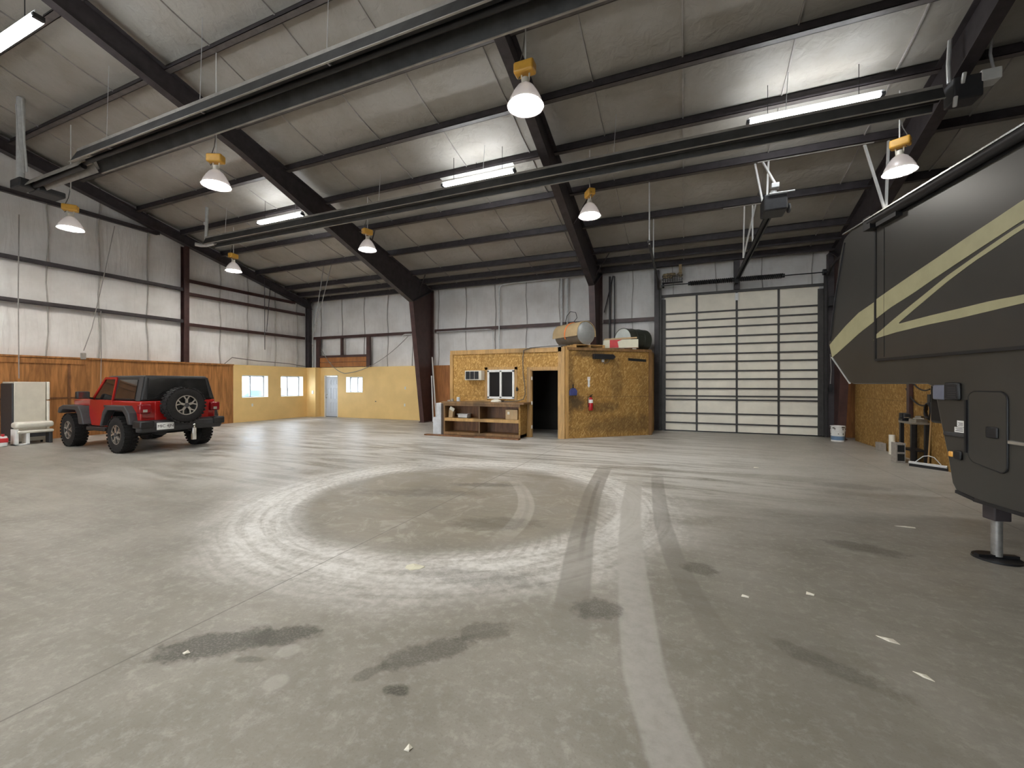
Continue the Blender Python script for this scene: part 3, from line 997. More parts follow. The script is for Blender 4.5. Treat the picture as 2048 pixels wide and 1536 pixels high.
# ------------------------------------------------------------------ radiant tube heaters
def heater(x0, x1, y, z, w, lab, top, hs=1.0):
    root = thing('tube_heater', lab, 'heater', ((x0 + x1) / 2, y, z), group='radiant tube heaters')
    s = ((x0 + x1) / 2, y, z)
    m = MB()
    prof = [(-w, -.16 * hs), (-w * .5, .16 * hs), (w * .5, .16 * hs), (w, -.16 * hs)]
    t = .012
    for (a, b), (c, d) in zip(prof, prof[1:]):
        m.hexa([(x0, y + a, z + b), (x0, y + c, z + d), (x0, y + c, z + d + t), (x0, y + a, z + b + t),
                (x1, y + a, z + b), (x1, y + c, z + d), (x1, y + c, z + d + t), (x1, y + a, z + b + t)])
    m.build('reflector', M['heater'], root, smooth=False, sub=s)
    m = MB()
    for e in (-1, 1):
        m.bar((x0, y + e * w, z - .155 * hs), (x1, y + e * w, z - .155 * hs), .03, .012)
        m.bar((x0, y + e * (w * .5 + .012), z + .15 * hs), (x1, y + e * (w * .5 + .012), z + .15 * hs), .02, .06 * hs)
    m.box(x0, x1, y - w * .5, y + w * .5, z + .165 * hs, z + .175 * hs)
    m.build('reflector_edge', M['heatertop'], root, smooth=False, sub=s)
    m = MB()
    m.cyl((x0 - .1, y - .0, z - .03 * hs), (x1, y, z - .03 * hs), .05, n=14)
    m.build('burner_tube', M['black'], root, sub=s)
    k = x0 + .8
    while k < x1:
        m = MB()
        m.cyl((k, y, z + .14), (k + .05, y + .02, top(y)), .006, n=5)
        m.box(k - .015, k + .015, y - w * .5, y + w * .5, z + .12, z + .15)
        m.build('hanger_chain', M['galv'], root, sub=s)
        k += 3.1
    return root, s


topf = lambda y: rt(y) + .02
h1, s1 = heater(-12.2, 4.0, 4.98, 6.52, .27, 'long dark radiant heater trough crossing the upper left, nearer the viewer', topf)
m = MB()
w = .17
for (a, b), (c, d) in zip([(-w, -.13), (-w * .5, .02), (w * .5, .02), (w, -.13)], [(-w * .5, .02), (w * .5, .02), (w, -.13)]):
    m.hexa([(-14.6, 4.98 + a, 6.45 + b), (-14.6, 4.98 + c, 6.45 + d), (-14.6, 4.98 + c, 6.47 + d), (-14.6, 4.98 + a, 6.47 + b),
            (-12.1, 4.98 + a, 6.45 + b), (-12.1, 4.98 + c, 6.45 + d), (-12.1, 4.98 + c, 6.47 + d), (-12.1, 4.98 + a, 6.47 + b)])
m.build('end_reflector', M['heatertop'], h1, sub=s1)
m = MB()
m.tube([(-12.3, 4.98, 6.42), (-14.55, 4.98, 6.38), (-14.75, 4.98, 6.36), (-14.88, 5.08, 6.35), (-14.9, 5.25, 6.34), (-14.85, 5.45, 6.33)], .06, 12)
m.build('end_elbow', M['black'], h1, sub=s1)
m = MB()
m.box(-14.98, -14.5, 4.72, 5.0, 6.28, 6.5)
m.box(-14.9, -14.4, 5.0, 5.5, 6.26, 6.4)
m.build('end_box', M['trim'], h1, bevel=.03, sub=s1)
m = MB()
m.cyl((-14.92, 4.88, 6.5), (-14.9, 4.88, rt(4.88) + .15), .075, n=16)
m.build('vent_pipe', M['galv'], h1, sub=s1)
MB().tube([(-14.6, 4.7, 8.2), (-14.62, 4.75, 7.3), (-14.5, 4.8, 6.6)], .013, 6).build('gas_hose', M['galv'], h1, sub=s1)
MB().tube([(-14.3, 4.7, 8.25), (-14.35, 4.75, 7.4), (-14.35, 4.8, 6.6)], .02, 6).build('gas_hose', M['galv'], h1, sub=s1)

h2, s2 = heater(-14.6, 3.85, 9.05, 6.3, .2, 'thinner radiant heater trough crossing mid-ceiling below the far fluorescents', topf, .8)
m = MB()
m.cyl((-14.75, 9.05, 6.28), (-14.7, 9.05, 7.62), .05, n=14)
m.cyl((-14.78, 9.05, 6.9), (-14.78, 9.05, 6.98), .058, n=14)
m.build('vent_pipe', M['galv'], h2, sub=s2)
m = MB()
m.tube([(-14.3, 9.05, 6.24), (-14.75, 9.05, 6.22), (-14.85, 8.95, 6.2), (-14.9, 8.8, 6.2)], .06, 12)
m.build('end_elbow', M['galv'], h2, sub=s2)
m = MB()
m.obox((4.15, 9.05, 6.32), (.36, .3, .36))
m.build('burner_housing', M['trim'], h2, bevel=.02, sub=s2)
m = MB()
m.obox((4.42, 9.0, 6.44), (.24, .22, .18))
m.build('burner_cover', M['white'], h2, bevel=.015, sub=s2)
MB().obox((4.08, 8.88, 6.45), (.05, .05, .16), 0, .4).build('air_fitting', M['white'], h2, bevel=.015, sub=s2)
MB().obox((3.98, 8.88, 6.1), (.05, .05, .16), 0, .2).build('air_fitting', M['white'], h2, bevel=.015, sub=s2)
MB().tube([(3.98, 9.05, 6.5), (3.97, 9.05, 6.8), (3.99, 9.05, 7.2)], .03, 8).build('gas_hose', M['galv'], h2, sub=s2)
MB().tube([(4.5, 9.0, 6.5), (4.45, 9.0, 6.8), (4.5, 9.05, 7.25)], .02, 8).build('gas_hose', M['galv'], h2, sub=s2)

# ------------------------------------------------------------------ overhead door
DX0, DX1, DT = -.66, 3.78, 4.62
root = thing('door_2', 'big cream overhead door with many dark rails', 'door', (1.56, 15.4, 0), kind='structure')
s = (1.56, 15.4, 0)
MB().box(DX0, DX1, 15.42, 15.47, .02, DT).build('door_panel', M['doorskin'], root, smooth=False, sub=s)
for z in (4.0, 3.74, 3.48, 3.17, 2.91, 2.6, 2.34, 2.03, 1.76, 1.45, 1.2, 1.08, .62, .29):
    MB().box(DX0 - .1, DX1 + .1, 15.38, 15.42, z - .024, z + .024).build('door_rail', M['doorrail'], root, smooth=False, sub=s)
for x in (.36, 1.55, 2.72):
    MB().box(x - .03, x + .03, 15.395, 15.425, .03, 4.6).build('door_stile', M['doorrail'], root, smooth=False, sub=s)
for x in (DX0 - .08, DX1 + .02):
    MB().box(x - .06, x + .12, 15.375, 15.41, .03, 4.5).build('end_stile', M['doorrail'], root, smooth=False, sub=s)
MB().box(DX0 - .1, DX1 + .1, 15.36, 15.42, 4.58, 4.66).build('door_rail', M['doorrail'], root, smooth=False, sub=s)
MB().box(DX0, DX1, 15.4, 15.48, 0, .035).build('bottom_seal', M['black'], root, sub=s)
for x in (DX0 - .13, DX1 + .15):
    m = MB()
    m.box(x - .05, x - .04, 15.27, 15.36, 0, 4.9).box(x + .03, x + .04, 15.27, 15.36, 0, 4.9).box(x - .05, x + .04, 15.35, 15.36, 0, 4.9)
    m.build('door_track', M['doorrail'], root, smooth=False, sub=s)
MB().box(1.5, 1.6, 15.39, 15.4, 4.32, 4.56).build('lift_bracket', M['galv'], root, sub=s)

for x, lab in ((DX0 - .25, 'dark steel jamb post left of the overhead door'), (DX1 + .3, 'dark steel jamb post right of the overhead door')):
    tag(MB().box(x - .08, x + .08, 15.36, 15.56, 0, 5.55).build('door_jamb', M['steel'], origin=(x, 15.4, 0)), lab, 'door jamb', 'jamb posts of the overhead door')
tag(MB().box(1.47, 1.63, 15.3, 15.5, 4.66, 5.6).build('header_post', M['steel'], origin=(1.55, 15.4, 4.66)), 'short dark post above the middle of the overhead door', 'post')

root = thing('torsion_spring_shaft', 'black torsion spring shaft above the overhead door', 'spring shaft', (1.5, 15.2, 4.95))
s = (1.5, 15.2, 4.95)
MB().cyl((-.75, 15.2, 4.95), (3.95, 15.2, 4.95), .016, n=10).build('shaft', M['black'], root, sub=s)
for a, b in ((.15, 1.42), (1.62, 2.78)):
    m = MB()
    n = 150
    m.tube([(a + (b - a) * i / n, 15.2 + .058 * math.cos(i * .9), 4.95 + .058 * math.sin(i * .9)) for i in range(n + 1)], .026, 5)
    m.build('torsion_spring', M['black'], root, sub=s)
    m = MB()
    m.cyl((a - .06, 15.2, 4.95), (a + .02, 15.2, 4.95), .06, n=14).cyl((b - .02, 15.2, 4.95), (b + .06, 15.2, 4.95), .06, n=14)
    m.build('spring_cone', M['black'], root, sub=s)
MB().box(1.47, 1.57, 15.1, 15.3, 4.82, 5.08).build('centre_bracket', M['black'], root, sub=s)
m = MB()
m.cyl((3.82, 15.2, 4.95), (3.9, 15.2, 4.95), .09, n=18).cyl((-.72, 15.2, 4.95), (-.66, 15.2, 4.95), .09, n=18)
m.build('cable_drum', M['black'], root, sub=s)

root = thing('ledge_basket', 'grimy wire basket of brown fluff above the door left end', 'basket', (-.4, 15.34, 5.06))
m = MB()
for i in range(9):
    m.bar((-.3 + i * .075, -.12, 0), (-.3 + i * .075, -.12, .22), .012, .012).bar((-.3 + i * .075, .1, 0), (-.3 + i * .075, .1, .22), .012, .012)
for z in (0, .11, .22):
    m.bar((-.32, -.12, z), (.32, -.12, z), .014, .014).bar((-.32, .1, z), (.32, .1, z), .014, .014).bar((-.32, -.12, z), (-.32, .1, z), .014, .014).bar((.32, -.12, z), (.32, .1, z), .014, .014)
m.box(-.32, .32, -.12, .1, -.01, .01)
m.build('basket_wire', M['wirebox'], root)
m = MB()
for i in range(26):
    m.sphere((random.uniform(-.28, .28), random.uniform(-.08, .07), random.uniform(.16, .3)), random.uniform(.04, .075), sz=random.uniform(.6, 1.2), n=7)
m.obox((.25, 0, .42), (.1, .06, .34), 0, .1)
m.build('fluff', M['fluff'], root)
tag(root, kind='thing')

root = thing('door_opener', 'overhead door opener with motor and rail hung on white brackets', 'door opener', (1.6, 10.5, 5.2))
s = (1.6, 10.5, 5.2)
m = MB()
m.bar((1.5, 15.05, 4.98), (1.6, 10.3, 5.2), .03, .07).bar((1.6, 15.05, 4.98), (1.7, 10.3, 5.2), .03, .07)
m.bar((1.55, 15.05, 5.02), (1.65, 10.3, 5.24), .1, .012)
m.build('rail', M['black'], root, smooth=False, sub=s)
m = MB()
m.obox((1.7, 10.15, 5.3), (.42, .5, .34))
m.cyl((1.93, 10.1, 5.2), (1.99, 10.1, 5.2), .1, n=18)
m.build('motor', M['trim'], root, bevel=.03, sub=s)
m = MB()
m.cyl((1.7, 10.15, 5.45), (1.7, 10.15, 5.62), .06, n=14)
m.obox((1.72, 10.1, 5.7), (.14, .1, .1))
m.obox((1.8, 9.88, 5.46), (.45, .03, .03))
m.build('conduit_box', M['galv'], root, bevel=.01, sub=s)
Z1 = rt(11.2)
Z2 = rt(12.7)
for p, q in (((1.5, 11.2, Z1), (1.62, 10.6, 5.28)), ((1.78, 11.2, Z1), (1.64, 10.6, 5.28)), ((1.66, 11.2, Z1), (1.78, 10.15, 5.65)),
             ((1.46, 12.7, Z2), (1.5, 13.3, 5.12)), ((1.72, 12.7, Z2), (1.5, 13.3, 5.12)), ((1.65, 12.7, Z2), (1.66, 12.75, 5.1))):
    MB().bar(p, q, .035, .035).build('hanger_bracket', M['white'], root, sub=s)
for p, q in (((1.55, 11.15, Z1 - .01), (3.7, 11.15, Z1 - .01)), ((.95, 12.65, Z2 - .01), (1.9, 12.65, Z2 - .01))):
    MB().bar(p, q, .05, .03).build('angle_iron', M['white'], root, sub=s)

root = thing('door_track', 'left lift track of the overhead door rising to the roof', 'track', (-.85, 13, 5.2))
s = (-.85, 13, 5.2)
m = MB()
m.tube([(-.85, 15.2, 4.85), (-.85, 14.9, 5.02), (-.85, 14.4, 5.1), (-.85, 13.5, 5.14), (-.85, 11.1, 5.2)], .035, 6)
m.build('rail', M['doorrail'], root, sub=s)
for y in (12.7, 11.2):
    MB().bar((-.84, y, 5.15), (-.84, y, rt(y)), .03, .03).build('hanger', M['galv'], root, sub=s)
root = thing('door_track', 'right lift track of the overhead door, half hidden by the trailer', 'track', (3.95, 13, 5.2))
s = (3.95, 13, 5.2)
m = MB()
m.tube([(3.95, 15.2, 4.85), (3.95, 14.9, 5.02), (3.95, 14.4, 5.1), (3.95, 11.1, 5.2)], .035, 6)
m.build('rail', M['doorrail'], root, sub=s)
for p, q in (((3.55, 11.2, Z1), (3.94, 11.25, 5.2)), ((3.96, 11.2, Z1), (3.95, 11.3, 5.2))):
    MB().bar(p, q, .04, .04).build('hanger', M['white'], root, sub=s)

# ------------------------------------------------------------------ wooden shed office
SX0, SC_, SX1 = -7.06, -3.24, -.99
SY, SYR, H = 11.9, 13.9, 2.62
root = thing('shed_office', 'wooden OSB office shed with dark doorway in the middle of the hall', 'shed', (-4.5, 13, 0))
s = (-4.5, 13, 0)
doorh = (-4.30, -3.42, 0, 2.03)
winh = (-5.72, -4.83, 1.16, 2.02)
MB().wallbox('y', SY, SY + .1, SX0, SC_, 0, H, (doorh, winh)).build('front_wall', M['osb'], root, smooth=False, sub=s)
ang = math.atan2(SYR - 11.93, SX1 - SC_)
dv = V((math.cos(ang), math.sin(ang), 0))
nv = V((math.sin(ang), -math.cos(ang), 0))
P0 = V((SC_, 11.93, 0))
AL = (V((SX1, SYR, 0)) - P0).length
def ap(u, z, out=0):
    q = P0 + dv * u + nv * out
    return (q.x, q.y, z)
MB().prism([ap(0, 0), ap(AL, 0), ap(AL, H), ap(0, H)], -nv * .1).build('angled_wall', M['osbdirty'], root, smooth=False, sub=s)
MB().box(SX1 - .1, SX1, SYR, 15.3, 0, H).build('side_wall', M['osbdark'], root, smooth=False, sub=s)
MB().box(SX0, SX0 + .1, SY + .1, 14.3, 0, H).build('side_wall', M['osb'], root, smooth=False, sub=s)
m = MB()
m.box(SX0, -2.55, 14.25, 14.35, 0, H).box(-2.6, -2.5, 14.35, 15.3, 0, H).box(-2.5, SX1, 15.25, 15.3, 0, H)
m.build('rear_wall', M['osbdark'], root, smooth=False, sub=s)
m = MB()
m.prism([(SX0, SY, H), (SC_, 11.93, H), (SX1, SYR, H), (SX1, 15.3, H), (-2.5, 15.3, H), (-2.5, 14.35, H), (SX0, 14.35, H)], (0, 0, .05))
m.build('shed_roof', M['darklumber'], root, smooth=False, sub=s)
# trim lumber
m = MB()
m.box(SX0 - .01, SC_ - .1, SY - .03, SY, H - .07, H + .06)
m.build('top_trim', M['lumber'], root, sub=s)
m = MB()
m.prism([ap(.05, H - .02, .0), ap(AL, H - .02, 0), ap(AL, H + .06, 0), ap(.05, H + .06, 0)], nv * .03)
m.build('top_trim', M['darklumber'], root, sub=s)
m = MB()
m.box(SX0 - .02, SX0 + .09, SY - .03, SY, 0, H - .07)
m.build('corner_trim', M['lumber'], root, sub=s)
m = MB()
m.box(SC_ - .2, SC_ - .0, SY - .03, SY, 0, H + .06)
m.prism([ap(-.01, 0, 0), ap(.1, 0, 0), ap(.1, H + .06, 0), ap(-.01, H + .06, 0)], nv * .03)
m.build('corner_post', M['lumber'], root, sub=s)
m = MB()
m.prism([ap(AL - .1, 0, 0), ap(AL + .02, 0, 0), ap(AL + .02, H + .03, 0), ap(AL - .1, H + .03, 0)], nv * .02)
m.build('corner_trim', M['darklumber'], root, sub=s)
for u in (1.08, 1.2):
    MB().prism([ap(u, .75, 0), ap(u + .05, .75, 0), ap(u + .05, 2.4, 0), ap(u, 2.4, 0)], nv * .014).build('stud_batten', M['osbdirty'], root, sub=s)
MB().prism([ap(.06, 1.2, 0), ap(AL, 1.2, 0), ap(AL, 1.205, 0), ap(.06, 1.205, 0)], nv * .004).build('sheet_joint', M['shelfwood'], root, sub=s)
m = MB()
x0, x1, z1 = doorh[0], doorh[1], doorh[3]
m.box(x0 - .11, x0, SY - .025, SY, 0, z1 + .08).box(x0, x1, SY - .025, SY, z1, z1 + .08)
m.box(x0 - .001, x0 + .03, SY, SY + .12, 0, z1).box(x1 - .03, x1 + .001, SY, SY + .12, 0, z1).box(x0, x1, SY, SY + .12, z1 - .03, z1)
m.build('door_frame', M['lumber'], root, sub=s)
for z in (1.72, .98, .26):
    MB().box(x0 + .03, x0 + .055, SY - .02, SY + .03, z, z + .1).build('hinge', M['white'], root, sub=s)
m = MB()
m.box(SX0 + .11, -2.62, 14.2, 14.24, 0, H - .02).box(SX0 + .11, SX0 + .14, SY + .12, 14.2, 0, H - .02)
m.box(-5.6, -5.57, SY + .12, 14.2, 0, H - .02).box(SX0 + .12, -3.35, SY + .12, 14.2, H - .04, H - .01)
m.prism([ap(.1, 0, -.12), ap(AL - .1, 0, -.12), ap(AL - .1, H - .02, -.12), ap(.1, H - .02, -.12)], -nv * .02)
m.build('interior_shade_lining', M['lining'], root, smooth=False, sub=s)  # added near-black sheets that darken the shed inside like shade
MB().prism([ap(2.15, 2.32, 0), ap(2.8, 2.29, 0), ap(2.8, 2.37, 0), ap(2.15, 2.40, 0)], nv * .006).build('vent_slot', M['darkvoid'], root, sub=s)
# office window
wf = MB()
x0, x1, z0, z1 = winh
for a, b, e, f in ((x0 - .01, x1 + .01, z0 - .02, z0 + .05), (x0 - .01, x1 + .01, z1 - .05, z1 + .02), (x0 - .01, x0 + .055, z0, z1), (x1 - .055, x1 + .01, z0, z1), ((x0 + x1) / 2 - .035, (x0 + x1) / 2 + .03, z0, z1)):
    wf.box(a, b, SY - .035, SY + .06, e, f)
wf = wf.build('office_window', M['white'], root, sub=s, bevel=.004)
for a, b in ((x0 + .055, (x0 + x1) / 2 - .035), ((x0 + x1) / 2 + .03, x1 - .055)):
    MB().box(a, b, SY + .005, SY + .015, z0 + .05, z1 - .05).build('pane', M['darkglass'], wf, sub=s)
m = MB()
for a, b, e, f in ((x0 - .1, x0 - .015, z0 - .12, z1 + .12), (x1 + .015, x1 + .1, z0 - .12, z1 + .12), (x0 - .1, x1 + .1, z1 + .025, z1 + .1)):
    m.box(a, b, SY - .016, SY, e, f)
m.build('window_trim', M['lumber'], root, sub=s)

root = thing('window_air_conditioner', 'beige window air conditioner set in the shed wall', 'air conditioner', (-6.12, 11.85, 1.87))
MB().box(-.29, .29, -.2, .045, -.15, .15).build('case', M['beige'], root, bevel=.01)
for i in range(3):
    m = MB()
    a = -.25 + i * .155
    m.box(a, a + .135, -.212, -.2, -.12, .12, 1)
    for k in range(9):
        m.box(a, a + .135, -.218, -.21, -.115 + k * .026, -.105 + k * .026)
    m.build('grille', [M['trim'], M['darkvoid']], root)
MB().box(.2, .29, -.205, -.19, -.13, .13).build('control_panel', M['beige'], root)

root = thing('extension_cable', 'dark cable running over the shed roof edge and down by its window', 'cable', (-4.53, 11.85, 1.05))
m = MB()
pts = [(-3.2, 11.86, 2.72), (-3.7, 11.85, 2.715), (-4.3, 11.85, 2.68), (-4.5, 11.845, 2.62), (-4.53, 11.845, 2.4), (-4.52, 11.845, 1.9), (-4.47, 11.84, 1.6), (-4.45, 11.84, 1.3), (-4.5, 11.83, 1.15), (-4.65, 11.78, 1.09), (-4.9, 11.75, 1.075), (-5.2, 11.75, 1.075)]
m.tube(pts, .013, 6)
m.build('cord', M['cable'], root, sub=(-4.53, 11.85, 1.05))
MB().box(-5.3, -5.1, 11.72, 11.78, 1.062, 1.1).build('plug', M['black'], root, sub=(-4.53, 11.85, 1.05))

root = thing('wall_lantern', 'small black lantern right of the shed window', 'lantern', (-4.72, 11.86, 1.44))
MB().cyl((0, -.02, -.05), (0, -.02, .05), .035, .028, 12).cyl((0, -.02, .05), (0, -.02, .07), .012, n=8).build('body', M['black'], root)
MB().box(-.02, .02, -.02, .04, -.02, .02).build('bracket', M['black'], root)

# things on the angled wall
def onwall(u, z): return ap(u, z, .017)
root = thing('extinguisher_sign', 'white arrow sign with red lettering above the extinguisher', 'sign', onwall(.77, 1.65), ang)
m = MB()
m.prism([(-.045, 0, .16), (-.045, 0, .07), (-.03, 0, .05), (-.03, 0, -.09), (-.05, 0, -.09), (0, 0, -.16), (.05, 0, -.09), (.03, 0, -.09), (.03, 0, .05), (.045, 0, .07), (.045, 0, .16)], (0, -.004, 0))
m.build('board', M['white'], root, smooth=False)


def text(body, size, loc, rot, mt, parent, name='lettering', ext=.001):
    cu = bpy.data.curves.new(name, 'FONT')
    cu.body = body
    cu.size = size
    cu.extrude = ext
    cu.align_x = 'CENTER'
    cu.align_y = 'CENTER'
    o = bpy.data.objects.new(name, cu)
    COL.objects.link(o)
    dg = bpy.context.evaluated_depsgraph_get()
    me = bpy.data.meshes.new_from_object(o.evaluated_get(dg))
    bpy.data.objects.remove(o)
    me.materials.clear()
    me.materials.append(mt)
    n = bpy.data.objects.new(name, me)
    COL.objects.link(n)
    n.location = loc
    n.rotation_euler = rot
    n.parent = parent
    return n


text('FIRE', .032, (0, -.006, .125), (R(90), 0, 0), M['redbox'], root)
root = thing('fire_extinguisher', 'red fire extinguisher hung on the angled shed wall', 'extinguisher', onwall(.79, .82), ang)
MB().lathe([(.0, 0), (.06, .0), (.066, .02), (.066, .3), (.055, .345), (.025, .375), (.022, .4), (0, .4)], (0, -.08, 0), n=20).build('cylinder', M['extred'], root)
MB().lathe([(.067, .22), (.067, .32)], (0, -.08, 0), n=20).build('paper_label', M['white'], root)
m = MB()
m.box(-.02, .02, -.1, -.06, .4, .44).bar((0, -.08, .44), (.02, -.17, .47), .022, .012).bar((0, -.08, .42), (.02, -.16, .42), .022, .012)
m.tube([(-.02, -.08, .42), (-.09, -.09, .4), (-.1, -.09, .25), (-.085, -.09, .1)], .01, 6)
m.build('valve', M['black'], root)
MB().box(-.03, .03, -.02, 0, .2, .36).build('bracket', M['galv'], root)

root = thing('dustpan', 'blue dustpan hung on the shed wall beside the doorway', 'dustpan', onwall(.24, 1.4), ang)
m = MB()
m.prism([(-.12, 0, -.14), (.12, 0, -.14), (.13, 0, .0), (.06, 0, .08), (-.06, 0, .08), (-.13, 0, .0)], (0, -.05, 0))
m.build('pan', M['blue'], root, bevel=.015)
MB().cyl((0, -.02, .07), (0, -.02, .19), .016, n=10).build('handle', M['black'], root)

root = thing('shop_light', 'black wall lamp bar high on the angled shed wall', 'lamp', onwall(1.26, 2.42), ang)
m = MB()
m.prism([(-.37, 0, -.075), (.3, 0, -.075), (.38, 0, -.0), (.3, 0, .075), (-.37, 0, .075)], (0, -.1, 0))
m.build('housing', M['black'], root, bevel=.01)
MB().box(-.06, .02, -.03, 0, -.16, -.075).build('bracket', M['galv'], root)
m = MB()
m.tube([(.2, -.04, -.08), (.14, -.03, -.17), (.03, -.02, -.2), (-.1, -.02, -.12)], .008, 6)
m.build('lamp_cord', M['cable'], root)

# counter with open shelves
CX0, CX1, CY0, CY1 = -6.97, -4.4, 11.3, 11.84
root = thing('shelf_counter', 'old wooden counter with four open shelf bays against the shed', 'counter', (-5.7, 11.55, 0))
s = (-5.7, 11.55, 0)
MB().box(CX0 - .06, CX1 + .12, CY0 - .04, CY1 + .02, 1.0, 1.055).build('counter_top', M['darklumber'], root, bevel=.004, sub=s)
MB().box(CX0, CX1, CY0 - .02, CY0, .93, 1.0).build('top_rail', M['darklumber'], root, sub=s)
MB().box(CX0, CX0 + .05, CY0, CY1, 0.04, 1.0).build('side_panel', M['darklumber'], root, sub=s)
MB().box(CX1 - .05, CX1, CY0, CY1, 0.04, 1.0).build('side_panel', M['osbdark'], root, sub=s)
MB().box(-5.75, -5.7, CY0, CY1, 0.12, 1.0).build('divider', M['darklumber'], root, sub=s)
MB().box(CX0 + .05, CX1 - .05, CY0 - .015, CY1, .46, .55).build('shelf', M['lumber'], root, sub=s)
MB().box(CX0 + .0, CX1 - .0, CY0 - .01, CY1, .04, .12).build('bottom_shelf', M['darklumber'], root, sub=s)
MB().box(CX0 + .05, CX1 - .05, CY1 - .02, CY1, .1, 1.0).build('back_panel', M['shelfwood'], root, sub=s)
tag(MB().box(-7.55, -4.38, 11.1, 11.27, 0, .035).build('floor_plank', M['shelfwood'], origin=(-6, 11.18, 0)), 'dark plank lying on the floor along the shelf counter', 'plank')
root = thing('cardboard_box', 'cardboard carton at the right end of the counter shelf', 'box', (-4.72, 11.55, .551))
MB().box(-.19, .19, -.14, .14, 0, .29).build('carton', M['card'], root, bevel=.004)
MB().box(-.02, .05, -.143, .143, .0, .293).build('tape', M['tan'], root)
MB().box(-.13, -.06, -.145, -.14, .15, .23).build('label_patch', M['paper'], root)
root = thing('plastic_tray', 'shallow grey tray on the left half of the counter shelf', 'tray', (-6.35, 11.52, .551))
m = MB()
m.box(-.17, .17, -.12, .12, 0, .012).box(-.17, -.155, -.12, .12, 0, .11).box(.155, .17, -.12, .12, 0, .11).box(-.17, .17, -.12, -.105, 0, .11).box(-.17, .17, .105, .12, 0, .11)
m.build('pan', M['foam'], root)
MB().box(-.19, .19, -.14, .14, .11, .125).build('rim', M['foam'], root)
root = thing('paper_bag', 'crumpled brown bag at the left end of the counter shelf', 'bag', (-6.8, 11.5, .551))
m = MB()
m.prism([(-.08, -.06, 0), (.07, -.06, 0), (.09, -.05, .18), (.03, -.04, .3), (-.07, -.05, .24)], (0, .13, 0))
m.build('body', M['card'], root, bevel=.015)
MB().obox((.05, -.05, .27), (.16, .02, .1), .2, 0, .5).build('folded_top', M['paper'], root)
root = thing('bowl', 'white bowl upside down on the counter top under the window', 'bowl', (-5.28, 11.55, 1.056))
MB().lathe([(.16, 0), (.165, .015), (.15, .05), (.1, .075), (0.02, .08), (0, .08)], n=24).build('shell', M['offwhite'], root)
MB().cyl((0, 0, .078), (0, 0, .092), .07, n=18).build('foot', M['offwhite'], root)
root = thing('glass_jar', 'small grey jar standing on the left end of the counter top', 'jar', (-6.62, 11.62, 1.056))
MB().cyl((0, 0, 0), (0, 0, .11), .055, n=16).build('body', M['foam'], root)
MB().cyl((0, 0, .11), (0, 0, .13), .05, n=16).build('lid', M['galv'], root)
tag(MB().obox((0, 0, .02), (.1, .08, .04), .3).obox((.1, .02, .04), (.06, .05, .08)).build('metal_offcut', M['brick'], origin=(0, 0, 0)), 'small rusty metal scraps at the counter top left corner', 'scrap').location = (-6.88, 11.5, 1.056)
tag(MB().bar((-6.4, 11.68, 1.075), (-5.45, 11.7, 1.085), .05, .03).build('wood_strip', M['lumber'], origin=(-5.9, 11.68, 1.07)), 'pale wood strip lying on the counter top', 'strip')
for z0, z1, x0, lab in ((0, .55, -7.42, 'lower pale grey block stacked left of the counter'), (.551, 1.0, -7.3, 'upper pale grey block stacked left of the counter')):
    m = MB()
    m.box(x0, -7.12, 11.4, 11.72, z0, z1)
    m.box(x0 + .04, -7.16, 11.39, 11.4, z0 + .08, z1 - .08)
    tag(m.build('grey_block', M['foam'], origin=(-7.25, 11.56, z0), bevel=.012), lab, 'block', 'pale grey blocks left of the counter')

# things on the shed roof
RZ = H + .051
def pallet(lab, loc, rz, w, d, mt):
    root = thing('pallet', lab, 'pallet', loc, rz)
    for i in range(5):
        a = -d / 2 + i * (d - .1) / 4
        MB().box(-w / 2, w / 2, a, a + .1, .1, .12).build('top_board', mt, root)
    for i in range(3):
        a = -w / 2 + i * (w - .08) / 2
        MB().box(a, a + .08, -d / 2, d / 2, .02, .1).build('stringer', mt, root)
    for i in range(2):
        a = -d / 2 + i * (d - .1)
        MB().box(-w / 2, w / 2, a, a + .1, 0, .02).build('bottom_board', mt, root)
    return root
pallet('light wooden pallet under the tan tank on the shed roof', (-2.95, 12.98, RZ), R(41), 1.05, .85, M['lumber'])
A0, A1 = V((-2.74, 12.62, RZ + .475)), V((-3.72, 13.36, RZ + .475))
root = thing('storage_tank', 'tan jacketed storage tank with galvanized end on a pallet', 'tank', (-3.2, 12.98, RZ + .12))
s = root.location.copy()
ax = (A1 - A0).normalized()
Lk = (A1 - A0).length
MB().lathe([(0, .0), (.2, .01), (.3, .03), (.345, .05), (.345, .07)], A0, ax, 32).build('end_cap', M['galvtank'], root, sub=s)
MB().lathe([(.345, .06), (.345, Lk - .06), (.3, Lk - .02), (0.01, Lk)], A0, ax, 32).build('shell', M['tankgrey'], root, sub=s)
m = MB()
up = V((0, 0, 1))
sd = ax.cross(up).normalized()
prev = None
for i in range(17):
    th = R(-14 + i * 208 / 16)
    d_ = sd * math.cos(th) + up * math.sin(th)
    fl = .02 if i in (0, 16) else 0
    row = [m.bm.verts.new(A0 + ax * .03 + d_ * (.358 + fl)), m.bm.verts.new(A0 + ax * (Lk + .03) + d_ * (.358 + fl)),
           m.bm.verts.new(A0 + ax * (Lk + .03) + d_ * (.372 + fl)), m.bm.verts.new(A0 + ax * .03 + d_ * (.372 + fl))]
    if prev:
        for q in range(4):
            m.face([prev[q], prev[(q + 1) % 4], row[(q + 1) % 4], row[q]])
    prev = row
m.build('jacket', M['tan'], root, sub=s)
m = MB()
m.tube([A0 + ax * .62 + (sd * math.cos(R(a)) + up * math.sin(R(a))) * .38 for a in range(-60, 215, 12)], .02, 6)
m.build('strap', M['orange'], root, sub=s)

